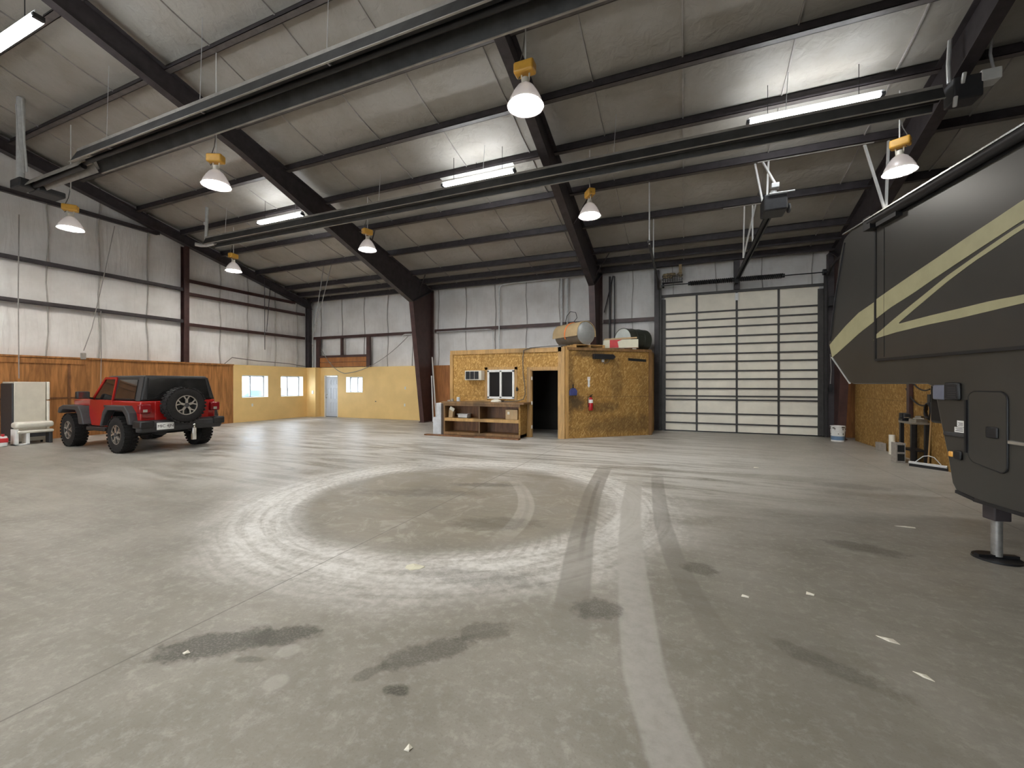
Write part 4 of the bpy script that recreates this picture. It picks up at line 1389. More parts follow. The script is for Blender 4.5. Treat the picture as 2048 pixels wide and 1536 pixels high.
B0, B1 = V((-1.9, 14.1, RZ + .385)), V((-1.3, 14.9, RZ + .385))
root = thing('steel_drum', 'dark green steel drum with pale end lying on the shed roof', 'drum', (-1.6, 14.4, RZ))
s = root.location.copy()
ax = (B1 - B0).normalized()
Lk = (B1 - B0).length
MB().lathe([(0, .02), (.345, .02), (.36, .01)], B0, ax, 32).build('drum_head', M['paleend'], root, sub=s)
MB().lathe([(.355, .02), (.37, 0), (.376, .015), (.37, .03), (.37, Lk * .33), (.38, Lk * .34), (.37, Lk * .35), (.37, Lk * .66), (.38, Lk * .67), (.37, Lk * .68), (.37, Lk - .02), (.34, Lk), (0.01, Lk)], B0, ax, 32).build('shell', M['green'], root, sub=s)
root = thing('pallet', 'small dark skid under the red and cream crate on the shed roof', 'pallet', (-1.9, 13.72, RZ), R(4))
for x in (-.35, .05, .42):
    MB().box(x - .06, x + .06, -.14, .14, 0, .05).build('block', M['offwhite'], root)
MB().box(-.55, .55, -.16, .16, .05, .07).build('deck', M['shelfwood'], root)
root = thing('shipping_crate', 'cream and red printed crate in front of the green drum', 'crate', (-1.9, 13.72, RZ + .071), R(4))
MB().box(-.54, .54, -.14, .14, 0, .26).build('carton', M['cream2'], root, bevel=.006)
MB().prism([(-.33, -.143, .01), (-.05, -.143, .01), (-.09, -.143, .2), (.05, -.143, .258), (-.33, -.143, .258)], (0, -.002, 0)).build('red_print', M['redbox'], root)
MB().obox((-.0, -.03, .3), (1.0, .2, .05), 0, .05, -.03).build('loose_lid', M['card'], root)
r_ = thing('steel_upright', 'pair of dark steel channels standing right of the second frame', 'upright', (-2.5, 15.4, 2.7))
for x0, x1 in ((-2.56, -2.5), (-2.38, -2.35)):
    MB().box(x0, x1, 15.42, 15.52, 2.7, 5.5).build('channel', M['steel'], r_, sub=(-2.5, 15.4, 2.7))
MB().bar((-2.72, 15.4, 4.2), (-2.4, 15.4, 5.5), .05, .03).build('brace', M['steel'], r_, sub=(-2.5, 15.4, 2.7))
root = thing('wire_loop', 'thin black wire loop standing above the tan tank', 'wire', (-4.2, 15.4, 3.9))
m = MB()
m.tube([(-4.3, 15.42, 2.42), (-4.25, 15.4, 3.3), (-4.2, 15.4, 3.8), (-4.1, 15.35, 4.15), (-3.95, 15.3, 4.3), (-3.75, 15.3, 4.25), (-3.7, 15.3, 4.05), (-3.85, 15.3, 3.88), (-4.15, 15.38, 3.8)], .012, 6)
m.build('loop', M['black'], root, sub=(-4.2, 15.4, 3.9))

# leaning poles
for i, (p, q, lab) in enumerate((((-9.72, 15.2, .02), (-10.0, 15.3, 2.75), 'longer white pole leaning by the first steel frame'), ((-9.82, 15.1, .02), (-10.0, 15.25, 1.95), 'shorter white pole leaning by the first steel frame'))):
    tag(MB().bar(p, q, .045, .03).build('leaning_pole', M['white'], origin=p), lab, 'pole', 'white poles leaning in the corner of the frame')

# conduits, cables and plates on the walls
def pipe(name, pts, r, mt, lab, cat, n=8):
    return tag(MB().tube(pts, r, n).build(name, mt, origin=pts[0]), lab, cat)
pipe('conduit', [(-6.95, 15.5, 2.75), (-6.95, 15.5, 5.42), (-6.93, 15.5, 5.52), (-6.85, 15.5, 5.6), (-6.6, 15.5, 5.62), (-3.2, 15.5, 5.66)], .028, M['galv'], 'tall grey conduit bending right under the eave above the shed', 'conduit')
pipe('conduit', [(-7.22, 15.5, 2.43), (-7.22, 15.5, 3.7), (-7.3, 15.5, 3.82), (-7.5, 15.5, 3.84), (-9.9, 15.5, 3.84)], .018, M['galv'], 'thin conduit running along the girt left of the tall conduit', 'conduit')
pipe('conduit', [(-4.35, 15.5, 3.2), (-4.35, 15.5, 5.6)], .045, M['galv'], 'dark upright duct pipe above the tan tank, left one', 'conduit')
pipe('conduit', [(-4.12, 15.5, 3.2), (-4.12, 15.5, 5.6)], .03, M['galv'], 'slim upright conduit above the tan tank, right one', 'conduit')
pipe('conduit', [(-10.3, 15.42, 3.79), (-11.5, 15.42, 3.8), (-11.62, 15.42, 3.76), (-11.66, 15.42, 3.5)], .022, M['white'], 'short white conduit hooked under the girt beside the first frame', 'conduit')
pipe('conduit', [(-16.86, 15.3, 2.42), (-16.86, 15.3, 5.2)], .02, M['galv'], 'slim grey conduit standing in the far left corner', 'conduit')
def caten(p, q, sagd, n=14):
    p, q = V(p), V(q)
    return [p.lerp(q, i / n) - V((0, 0, sagd * 4 * (i / n) * (1 - i / n))) for i in range(n + 1)]
pipe('sagging_cable', caten((-11.3, 15.38, 3.7), (-14.9, 15.38, 2.1), .35) + caten((-14.9, 15.38, 2.1), (-16.4, 15.38, 3.3), .25)[1:], .016, M['greycable'], 'grey cable drooping from the frame over the white door', 'cable')
pipe('sagging_cable', [(-17.1, 11.2, 2.42), (-17.1, 11.5, 2.68), (-17.12, 12.6, 2.6), (-17.14, 14.2, 2.55), (-17.14, 15.1, 2.45)], .014, M['cable'], 'black cable lying along the top of the ochre left wall', 'cable')
pipe('drop_cord', [(-17.02, 7.3, 3.9), (-17.02, 7.31, 2.42), (-17.05, 7.3, 1.3)], .01, M['greycable'], 'thin pale cord hanging straight down behind the jeep', 'cord')
pipe('drop_cord', [(-16.9, 5.5, 6.25), (-16.88, 5.48, 4), (-16.9, 5.5, 1.75)], .012, M['greycable'], 'thin cord hanging straight down behind the white fridge', 'cord')
root = thing('hanging_power_cord', 'slanting power cord hanging with a grey outlet box on its end', 'cord', (-16.7, 6.75, 2.5))
MB().tube([(-16.7, 7.5, 6.6), (-16.72, 7.25, 5.0), (-16.7, 6.95, 3.3), (-16.7, 6.76, 2.6)], .012, 6).build('cord', M['greycable'], root, sub=root.location)
MB().box(-.05, .05, -.05, .05, -.16, .03).build('outlet_or_hole', M['brick'], root, bevel=.01)
for pts, lab in ((((-17.0, 12.85, 6.2), (-17.0, 12.87, 3.1)), 'dark straight rod hanging against the left wall near the corner'),
                 (((-17.0, 13.15, 6.15), (-17.0, 12.95, 3.9)), 'dark slanting rod hanging against the left wall near the corner'),
                 (((-13.4, 12.7, 6.36), (-14.15, 12.8, 3.2)), 'left pale wire of the pair hanging before the far corner'),
                 (((-13.0, 12.7, 6.36), (-14.0, 12.8, 3.7)), 'right pale wire of the pair hanging before the far corner')):
    pipe('hanging_wire', list(pts), .016, M['steel'] if 'dark' in lab else M['greycable'], lab, 'wire', 6)
root = thing('pull_switch', 'black pull switch on a cord hung right of the overhead door', 'switch', (4.03, 15.3, 1.5))
MB().tube([(0, 0, 1.0), (.02, -.01, .5), (0, 0, .1)], .012, 6).build('cord', M['greycable'], root)
MB().box(-.045, .045, -.04, .04, -.12, .1).build('switch_box', M['black'], root, bevel=.01)
tag(MB().box(-.09, .07, -.06, .06, -.14, .14).build('junction_box', M['black'], bevel=.01), 'black junction box high on the jamb right of the overhead door', 'box').location = (4.02, 15.1, 4.05)
tag(MB().box(-.035, .035, -.006, 0, -.06, .06).box(-.012, .012, -.012, -.005, -.03, .03).build('outlet_plate', M['white']), 'upper white outlet plate on the ochre back wall', 'outlet').location = (-11.55, 15.518, 1.42)
tag(MB().box(-.035, .035, -.006, 0, -.06, .06).box(-.012, .012, -.012, -.005, -.03, .03).build('outlet_plate', M['white']), 'lower white outlet plate on the ochre back wall', 'outlet').location = (-11.58, 15.518, .66)
tag(MB().box(0, .006, -.035, .035, -.06, .06).box(.005, .012, -.012, .012, -.03, .03).build('outlet_plate', M['white']), 'white outlet plate below the window nearer the jeep', 'outlet').location = (-17.148, 12.4, .7)
tag(MB().box(-.03, .03, -.01, 0, -.02, .02).build('outlet_or_hole', M['cable']), 'small dark hole low on the ochre back wall, drawn as a plate', 'outlet').location = (-13.2, 15.519, .8)  # dark plate put in for a hole in the wall
tag(MB().box(-.06, .06, -.02, 0, -.08, .08).build('switch_plate', M['white'], bevel=.005), 'white switch plate on the ochre corner chase left of the door', 'switch').location = (-16.75, 15.199, 1.2)

# ------------------------------------------------------------------ fridge and bench at the left
root = thing('refrigerator', 'white refrigerator turned sideways against the plywood left wall', 'refrigerator', (-16.75, 5.55, 0))
MB().box(-.34, .35, -.3, .3, .06, 1.66).build('cabinet', M['beige'], root, bevel=.015)
MB().box(-.33, .34, -.335, -.3, .08, 1.62).build('back_plate', M['trim'], root, bevel=.05)
MB().box(-.34, .35, .315, .38, .1, 1.14).build('refrigerator_door', M['offwhite'], root, bevel=.02)
MB().box(-.34, .35, .315, .38, 1.16, 1.66).build('freezer_door', M['offwhite'], root, bevel=.02)
m = MB()
for x in (-.28, .28):
    for y in (-.24, .24):
        m.cyl((x, y, 0), (x, y, .07), .025, n=10)
m.build('foot', M['black'], root)
root = thing('white_bench', 'low white moulded bench in front of the refrigerator', 'bench', (-16.12, 5.5, 0))
MB().box(-.16, .16, -.36, .36, .44, .6).build('padded_top', M['offwhite'], root, bevel=.06, seg=4)
MB().box(-.15, .15, -.34, .36, .3, .38).build('lower_slab', M['offwhite'], root, bevel=.03)
m = MB()
m.box(-.14, .14, -.36, -.3, 0, .42).box(-.14, .14, -.16, -.1, 0, .32).box(-.14, .14, -.36, -.1, 0, .04)
m.build('leg_frame', M['white'], root, bevel=.008)
m = MB()
m.box(-.12, .12, .28, .34, 0, .32)
m.build('leg_frame', M['trim'], root, bevel=.008)
MB().box(-.11, .11, -.1, .2, .2, .3).build('drawer_rail', M['trim'], root)
root = thing('fuel_jug', 'red and white jug on the floor left of the white bench', 'jug', (-16.1, 4.95, 0))
MB().prism([(-.08, -.08, 0), (.08, -.08, 0), (.08, -.08, .2), (.04, -.08, .28), (-.06, -.08, .26)], (0, .16, 0)).build('body', M['white'], root, bevel=.03)
MB().box(-.085, .085, -.085, .085, .1, .22).build('red_band', M['redbox'], root, bevel=.02)
MB().cyl((.02, 0, .26), (.03, 0, .32), .03, n=12).build('cap', M['redbox'], root)

# ------------------------------------------------------------------ red jeep
J = thing('off_road_car', 'red two-door off-road car with black hardtop and rear spare wheel', 'car', (-12.1, 6.4, 0), R(177))


def wheel_mesh(hw=.14, Rr=.42):
    prof = [(.225, -hw * .9), (.26, -hw), (.34, -hw * 1.02), (.395, -hw * .9), (.418, -hw * .62), (.42, 0), (.418, hw * .62), (.395, hw * .9), (.34, hw * 1.02), (.26, hw), (.225, hw * .9)]
    m = MB()
    m.lathe(prof + [(.215, 0)], (0, 0, 0), (0, 1, 0), 40, close=True)
    n = 30
    for i in range(n):
        a = 2 * math.pi * i / n
        for sgn in (-1, 1):
            a2 = a + (math.pi / n if sgn > 0 else 0)
            c = V((math.cos(a2) * .418, sgn * hw * .55, math.sin(a2) * .418))
            m.hexa([c + Matrix.Rotation(-a2, 3, 'Y') @ V(q) for q in
                    [(-.012, -hw * .42, -.026), (.012, -hw * .42, -.026), (.012, hw * .42, -.026), (-.012, hw * .42, -.026),
                     (-.012, -hw * .42, .026), (.012, -hw * .42, .026), (.012, hw * .42, .026), (-.012, hw * .42, .026)]])
    return m


def rim_parts(parent, side):
    y0 = side * .085
    m = MB()
    m.lathe([(.0, .0), (.19, .01), (.215, .05), (.222, .055)], (0, side * .04, 0), (0, side, 0), 30)
    m.build('rim_dish', M['darkrim'], parent)
    m = MB()
    m.lathe([(.212, .0), (.232, .0), (.232, .02), (.212, .02)], (0, side * .105, 0), (0, side, 0), 36, close=True)
    for i in range(5):
        a = 2 * math.pi * i / 5 + .31
        f = lambda r, d: (math.cos(a + d) * r, side * .115, math.sin(a + d) * r)
        m.bar(f(.04, 0), f(.125, 0), .05, .03, (0, 1, 0))
        m.bar(f(.115, 0), f(.215, .27), .026, .026, (0, 1, 0))
        m.bar(f(.115, 0), f(.215, -.27), .026, .026, (0, 1, 0))
    m.build('rim_spokes', M['rim'], parent)
    m = MB()
    m.cyl((0, side * .09, 0), (0, side * .135, 0), .05, n=18)
    m.build('hub_cap', M['trim'], parent)


protoW = {}
for x, y in ((0, .8), (0, -.8), (2.46, .8), (2.46, -.8)):
    sd_ = 1 if y > 0 else -1
    w_ = wheel_mesh().build('wheel', M['rubber'], J)
    w_.location = (x, y, .425)
    w_.rotation_euler = (0, R(20 * x + 11), 0)
    rim_parts(w_, sd_)
w_ = wheel_mesh(.13, .41).build('spare_wheel', M['rubber'], J)
w_.location = (-1.02, .05, 1.1)
w_.rotation_euler = (0, 0, R(90))
rim_parts(w_, 1)

m = MB()
m.prism([(-.73, -.79, .66), (-.77, -.79, .75), (-.77, -.79, 1.21), (1.66, -.79, 1.21), (1.72, -.79, 1.0), (1.66, -.79, .56), (.62, -.79, .56), (.5, -.79, .8), (.36, -.79, .97), (-.3, -.79, .97), (-.45, -.79, .8), (-.52, -.79, .66)], (0, 1.58, 0))
m.build('tub', M['red'], J, bevel=.035, seg=3)
m = MB()
m.hexa([(1.6, -.72, .62), (1.6, .72, .62), (2.93, .62, .62), (2.93, -.62, .62), (1.6, -.76, 1.27), (1.6, .76, 1.27), (2.95, .66, 1.19), (2.95, -.66, 1.19)])
m.build('hood', M['red'], J, bevel=.05, seg=3)
m = MB()
m.box(2.94, 3.0, -.56, .56, .6, 1.08)
for k in range(7):
    m.box(2.99, 3.01, -.3 + k * .09, -.26 + k * .09, .68, 1.0)
m.build('grille', M['red'], J, bevel=.01)
# hardtop
def tw(z): return .775 + (.655 - .775) * (z - 1.21) / .6
m = MB()
m.hexa([(-.76, -tw(1.21), 1.21), (1.52, -tw(1.21), 1.21), (1.52, tw(1.21), 1.21), (-.76, tw(1.21), 1.21),
        (-.66, -tw(1.8), 1.8), (1.06, -tw(1.8), 1.8), (1.06, tw(1.8), 1.8), (-.66, tw(1.8), 1.8)])
m.build('hard_top', M['hardtop'], J, bevel=.05, seg=3)
def sidepan(mb, pts, sgn, out=.012, th=.014, mat=0):
    mb.prism([(x, sgn * (tw(z) + out - th), z) for x, z in pts], (0, sgn * th, 0), mat)
for sgn in (1, -1):
    # rear quarter glass
    m = MB(); sidepan(m, [(-.48, 1.26), (.42, 1.26), (.4, 1.7), (-.43, 1.7)], sgn)
    m.build('quarter_window', M['carglass'], J)
    m = MB()
    sidepan(m, [(-.735, 1.215), (-.54, 1.215), (-.49, 1.76), (-.65, 1.76)], sgn, .014)
    m.build('corner_pillar', M['trim'], J)
    m = MB()
    y = sgn * .8
    m.prism([(.58, y - sgn * .012, .58), (1.5, y - sgn * .012, .58), (1.58, y - sgn * .012, .8), (1.6, y - sgn * .012, 1.215), (.5, y - sgn * .012, 1.215), (.5, y - sgn * .012, .88)], (0, sgn * .014, 0))
    d_ = m.build('side_door', M['red'], J, bevel=.004)
    m = MB()
    for a, b in (((.5, 1.21), (.56, 1.74)), ((.56, 1.74), (1.1, 1.74)), ((1.1, 1.74), (1.5, 1.21))):
        m.bar((a[0], sgn * (tw(a[1]) + .012), a[1]), (b[0], sgn * (tw(b[1]) + .012), b[1]), .055, .03, (0, sgn, 0))
    m.build('window_frame', M['red'], d_)
    m = MB(); sidepan(m, [(.56, 1.23), (1.42, 1.23), (1.08, 1.7), (.6, 1.7)], sgn, .008)
    m.build('door_glass', M['carglass'], d_)
    m = MB(); m.box(.66, .84, sgn * .81 - .02, sgn * .81 + .02, 1.04, 1.09)
    m.build('door_handle', M['black'], d_, bevel=.012)
    m = MB()
    m.box(1.36, 1.5, sgn * 1.0 - .12, sgn * 1.0 + .12, 1.24, 1.42)
    mm = m.build('side_mirror', M['hardtop'], J, bevel=.03)
    MB().bar((1.45, sgn * .8, 1.24), (1.44, sgn * .92, 1.27), .05, .04).build('mirror_arm', M['black'], mm)
    MB().box(1.352, 1.36, sgn * 1.0 - .1, sgn * 1.0 + .1, 1.25, 1.4).build('mirror_glass', M['chrome'], mm)
    # flares
    m = MB()
    y0, y1 = sgn * .6, sgn * .945
    m.prism([(1.56, y0, .6), (1.7, y0, .9), (1.86, y0, 1.05), (2.72, y0, 1.06), (2.94, y0, 1.0), (3.02, y0, .86), (2.92, y0, .84), (2.74, y0, .95), (2.02, y0, .95), (1.9, y0, .84), (1.82, y0, .6)], (0, y1 - y0, 0))
    m.build('fender_flare', M['trim'], J, bevel=.02)
    m = MB()
    y0, y1 = sgn * .76, sgn * .945
    m.prism([(-.68, y0, .68), (-.6, y0, .94), (-.4, y0, 1.1), (.42, y0, 1.1), (.6, y0, .95), (.74, y0, .6), (.64, y0, .6), (.5, y0, .86), (.36, y0, .99), (-.32, y0, .99), (-.47, y0, .86), (-.56, y0, .68)], (0, y1 - y0, 0))
    m.build('fender_flare', M['trim'], J, bevel=.02)
    m = MB()
    al = [(.63, .57), (.495, .79), (.355, .958), (-.295, .958), (-.445, .79), (-.51, .67)]
    for a, b in zip(al, al[1:]):
        m.bar((a[0], sgn * .56, a[1]), (b[0], sgn * .56, b[1]), .5, .014, (0, 0, 1) if abs(a[1] - b[1]) < .01 else (1, 0, 0))
    m.build('wheel_liner', M['black'], J, smooth=False)
    m = MB(); m.box(.72, 1.66, sgn * .8 - .03, sgn * .8 + .06, .46, .55)
    m.build('rock_rail', M['hardtop'], J, bevel=.02)
    # tail lamp
    m = MB(); m.box(-.86, -.72, sgn * .74 - .12, sgn * .74 + .1, .93, 1.14)
    tl = m.build('tail_lamp', M['taillight'], J, bevel=.025)
    MB().box(-.868, -.86, sgn * .74 - .04, sgn * .74 + .04, .96, 1.02).build('reverse_lens', M['brick'], tl)
m = MB()
m.hexa([(1.53, -.72, 1.22), (1.56, -.72, 1.22), (1.56, .72, 1.22), (1.53, .72, 1.22), (1.07, -.62, 1.74), (1.1, -.62, 1.74), (1.1, .62, 1.74), (1.07, .62, 1.74)])
m.build('windscreen', M['carglass'], J)
m = MB()
m.hexa([(-.775, -.66, 1.25), (-.76, -.66, 1.25), (-.76, .66, 1.25), (-.775, .66, 1.25), (-.69, -.6, 1.73), (-.67, -.6, 1.73), (-.67, .6, 1.73), (-.69, .6, 1.73)])
m.build('rear_window', M['carglass'], J)
m = MB()
m.box(-.79, -.765, -.62, .52, .72, 1.2)
tg = m.build('tailgate', M['red'], J, bevel=.01)
MB().box(-.8, -.79, .28, .42, .94, 1.08).build('tailgate_vent', M['darkrim'], tg)
m = MB()
m.box(-.93, -.78, -.18, .27, .86, 1.28)
m.build('spare_carrier', M['black'], tg)
m = MB()
m.prism([(-.98, -.86, .62), (-.98, -.86, .74), (-.7, -.86, .78), (-.7, -.86, .5), (-.9, -.86, .5)], (0, 1.72, 0))
m.build('rear_bumper', M['trim'], J, bevel=.03)
for sgn in (1, -1):
    MB().box(-1.02, -.66, sgn * .76 - .13, sgn * .76 + .14, .6, .77).build('bumper_cap', M['hardtop'], J, bevel=.03)
m = MB()
m.box(2.9, 3.15, -.7, .7, .55, .72)
m.build('front_bumper', M['trim'], J, bevel=.03)
m = MB(); m.box(-.998, -.985, .24, .58, .55, .71)
pl = m.build('number_plate', M['white'], J, bevel=.005)
text('MIC 4JN', .09, (-1.0, .41, .63), (R(90), 0, R(-90)), M['black'], pl)
m = MB()
m.bar((-.9, -.12, .5), (-1.1, -.12, .5), .05, .05).box(-1.14, -1.06, -.16, -.08, .26, .55)
m.cyl((-1.12, -.12, .55), (-1.12, -.12, .6), .02, n=10).sphere((-1.12, -.12, .63), .028)
m.build('tow_hitch', M['chrome'], J, bevel=.005)
m = MB()
m.cyl((-.35, .3, .5), (-.62, .3, .5), .12, n=14).cyl((0, -.7, .42), (0, .7, .42), .06, n=12).sphere((0, .1, .42), .15).cyl((2.46, -.7, .42), (2.46, .7, .42), .06, n=12)
m.box(-.6, 2.8, -.5, -.4, .48, .6).box(-.6, 2.8, .4, .5, .48, .6).box(.4, 1.6, -.4, .4, .45, .58)
m.build('chassis', M['black'], J)

# ------------------------------------------------------------------ fifth-wheel trailer at the right
T = thing('travel_trailer', 'dark charcoal fifth-wheel trailer with cream swooshes', 'trailer', (2.50, 5.21, 0), R(11))
WID = 2.42
def tp(pts, x=0):
    return [(x, a, b) for a, b in pts]
m = MB()
prof = [(2.56, 2.2), (2.47, 2.6), (2.36, 3.05), (2.26, 3.45), (2.16, 3.66), (2.0, 3.72), (-7.6, 3.72), (-7.6, .52), (-.6, .52), (.1, .52), (.24, .54), (.30, .62), (.36, .9), (.44, 1.2), (.53, 1.56), (.62, 1.6), (1.95, 1.6), (2.05, 1.63), (2.46, 2.0)]
m.prism(tp(prof), (WID, 0, 0))
m.build('body', M['rv'], T, bevel=.014, seg=2)
m = MB()
m.bar((-.004, 2.0, 1.605), (-.004, 2.46, 2.0), .01, .02, (1, 0, 0))
m.build('lit_edge_line', M['galv'], T)  # pale strip drawn in place of light catching the chamfer edge
m = MB()
m.bar((-.004, 2.12, 3.6), (-.004, 2.36, 2.85), .012, .03, (1, 0, 0)).bar((-.004, 2.36, 2.85), (-.004, 2.5, 2.25), .012, .03, (1, 0, 0))
m.build('cap_seam', M['trim'], T)
# slide-out room
m = MB()
m.prism(tp([(1.41, 1.91), (1.41, 3.56), (-6.2, 3.56), (-6.2, 1.91)], -.022), (.03, 0, 0))
m.build('slide_out', M['rvslide'], T, smooth=False)
m = MB()
for p, q in (((-.022, 1.42, 1.9), (-.022, 1.42, 3.57)), ((-.022, 1.42, 1.9), (-.022, -6.2, 1.9)), ((-.018, 1.42, 3.575), (-.018, -6.2, 3.575))):
    m.bar(p, q, .03, .022, (1, 0, 0))
m.build('slide_seal', M['black'], T)
MB().bar((-.0235, 1.26, 1.93), (-.0235, 1.26, 3.5), .004, .008, (1, 0, 0)).build('panel_joint', M['black'], T)
m = MB()
m.cyl((-.07, 1.42, 3.63), (-.07, -6.2, 3.63), .055, n=14)
m.box(-.12, .02, 1.36, 1.5, 3.54, 3.7)
m.box(-.09, .0, .95, 1.3, 3.53, 3.58)
m.build('awning_roller', M['black'], T)
m = MB()
m.box(-.03, .0, -7.6, 2.14, 3.715, 3.73)
m.build('roof_gutter', M['gutter'], T)
m = MB()
m.box(-.13, -.1, -6.2, 1.48, 3.66, 3.675)
m.build('awning_rail', M['gutter'], T)
# swooshes
SU = [(2.524, 2.193), (2.102, 2.421), (1.802, 2.555), (1.454, 2.644), (1.146, 2.724), (.754, 2.823), (.434, 2.899), (.098, 2.983), (-.166, 3.042), (-.415, 3.102), (-1.4, 3.28), (-2.4, 3.4)]
SLo = [(2.453, 1.992), (2.166, 2.114), (1.802, 2.275), (1.429, 2.411), (1.146, 2.507), (.754, 2.609), (.434, 2.706), (.098, 2.799), (-.166, 2.87), (-.415, 2.936), (-1.4, 3.14), (-2.4, 3.32)]
def interp(tab, s_):
    for (a, b), (c, d) in zip(tab, tab[1:]):
        if c <= s_ <= a:
            return b + (d - b) * (s_ - a) / (c - a)
    return tab[0][1] if s_ > tab[0][0] else tab[-1][1]
def band(mb, up_, lo_, s0, s1, x, n=20):
    for i in range(n):
        a, b = s0 + (s1 - s0) * i / n, s0 + (s1 - s0) * (i + 1) / n
        mb.hexa([(x, a, interp(lo_, a)), (x, b, interp(lo_, b)), (x + .005, b, interp(lo_, b)), (x + .005, a, interp(lo_, a)),
                 (x, a, interp(up_, a)), (x, b, interp(up_, b)), (x + .005, b, interp(up_, b)), (x + .005, a, interp(up_, a))])
m = MB()
m.prism([(-.005, 2.52, 2.19), (-.005, 2.453, 1.992), (-.005, 2.35, 2.04), (-.005, 2.35, 2.29)], (.004, 0, 0))
band(m, SU, SLo, 2.35, 1.44, -.005)
m.build('swoosh_band', M['cream'], T, smooth=False)
m = MB()
band(m, SU, SLo, 1.4, -2.4, -.0265, 40)
m.build('swoosh_band', M['cream'], T, smooth=False)
VL = [(1.4, 2.17), (1.058, 2.203), (.571, 2.226), (.17, 2.233), (-.166, 2.25), (-.415, 2.261), (-2.4, 2.34)]
VI = [(1.0, 2.296), (.571, 2.316), (.17, 2.327), (-.166, 2.337), (-.415, 2.331), (-2.4, 2.38)]
VI2 = [(1.0, 2.31), (.851, 2.382), (.624, 2.484), (.321, 2.619), (.029, 2.73), (-.226, 2.805), (-.415, 2.867), (-2.4, 3.3)]
VT = [(1.4, 2.22), (1.146, 2.337), (.851, 2.462), (.624, 2.553), (.321, 2.678), (.029, 2.773), (-.226, 2.855), (-.415, 2.909), (-2.4, 3.32)]
m = MB()
band(m, VT, VL, 1.4, 1.0, -.0265, 6)
band(m, VI, VL, 1.0, -2.4, -.0265, 30)
band(m, VT, VI2, 1.0, -2.4, -.0265, 30)
m.prism([(-.005, 1.5, 2.155), (-.005, 1.43, 2.165), (-.005, 1.43, 2.205)], (.004, 0, 0))
m.build('swoosh_fork', M['cream'], T, smooth=False)
# compartment door, rounded outline
def rrect(a0, a1, z0, z1, r, n=6, slope=0):
    pts = []
    for cx, cz_, st in ((a0 - r, z1 - r, 0), (a1 + r, z1 - r, 90), (a1 + r, z0 + r, 180), (a0 - r, z0 + r, 270)):
        for k in range(n + 1):
            t_ = R(st + 90 * k / n)
            pts.append((cx + r * math.cos(t_), cz_ + r * math.sin(t_) + (slope * (cx - a0) if z0 == cz_ - r else 0)))
    return pts
dr = rrect(.10, -.28, .83, 1.53, .07, 6, .0)
dr = [(a, z - (.06 * (.1 - a) / .38 if z < 1 else 0) + (.05 if z < 1 else 0)) for a, z in dr]
m = MB(); m.prism(tp(dr, -.012), (.014, 0, 0))
cd = m.build('compartment_door', M['rv'], T, bevel=.006)
m = MB(); m.tube([(-.006, a, z) for a, z in dr + dr[:1]], .008, 6)
m.build('door_seal', M['black'], cd)
MB().box(-.03, -.01, -.21, -.1, 1.12, 1.22).build('latch_handle', M['black'], cd, bevel=.015)
MB().bar((-.012, .115, .95), (-.012, .115, 1.45), .02, .03, (1, 0, 0)).build('door_hinge', M['black'], cd)
m = MB(); m.box(-.03, .0, .355, .51, 1.44, 1.59)
m.build('docking_light', M['scoop'], T, bevel=.015)
m = MB(); m.box(-.035, .0, .18, .36, 1.44, 1.615)
sp_ = m.build('speaker_pod', M['black'], T, bevel=.02)
m = MB()
for k in range(5):
    m.box(-.04, -.034, .2, .3, 1.47 + k * .022, 1.478 + k * .022)
m.build('grille_bar', M['trim'], sp_)
for a0, a1, z0, z1, tx in ((.155, .235, 1.185, 1.245, 0), (.155, .265, 1.13, 1.18, 0)):
    m = MB(); m.box(-.004, 0, a0, a1, z0, z1)
    st = m.build('sticker', M['white'], T)
    m = MB()
    for k in range(3):
        m.box(-.0045, -.004, a0 + .012, a1 - .012 - .012 * (k % 2), z0 + .012 + k * .012, z0 + .017 + k * .012)
    m.build('print_line', M['trim'], st)
for a0, a1 in ((.385, .13), (-.29, -6.0)):
    MB().box(-.02, .01, min(a0, a1), max(a0, a1), 1.085, 1.125).build('rub_rail', M['trim'] if a0 > 0 else M['gutter'], T, bevel=.01)
m = MB(); m.box(-.02, .0, .27, .325, .88, .935)
m.build('marker_lamp', M['amberlens'], T, bevel=.012)
m = MB(); m.box(-.025, .0, .17, .26, .865, .955)
m.build('socket_cover', M['black'], T, bevel=.015)
m = MB()
m.bar((.01, .25, .55), (.01, .05, .525), .03, .04, (1, 0, 0)).bar((.01, .05, .52), (.01, -7.5, .52), .03, .04, (1, 0, 0))
m.build('lower_edge', M['black'], T)
# landing jack
m = MB(); m.box(.07, .2, -.065, .065, .36, .6)
lj = m.build('landing_jack', M['steel'], T, bevel=.01)
MB().cyl((.135, 0, .03), (.135, 0, .4), .038, n=18).build('jack_leg', M['jackleg'], lj)
m = MB()
m.lathe([(0, .012), (.15, .012), (.165, 0), (.165, -.0)], (.135, 0, .0), n=26)
m.cyl((.135, 0, .0), (.135, 0, .018), .16, n=26).bar((-.02, 0, .03), (.29, 0, .03), .05, .025)
m.build('foot_plate', M['black'], lj)
m = MB(); m.box(WID - .2, WID - .07, -.065, .065, 0.0, .6)
m.build('landing_jack', M['steel'], T)
for y in (-4.6, -5.6):
    for x in (.12, WID - .12):
        MB().cyl((x - .1, y, .38), (x + .1, y, .38), .38, n=24).build('wheel', M['rubber'], T)
m = MB(); m.box(.8, 1.6, 1.0, 1.8, 1.1, 1.6)
m.build('hitch_box', M['black'], T, bevel=.03)

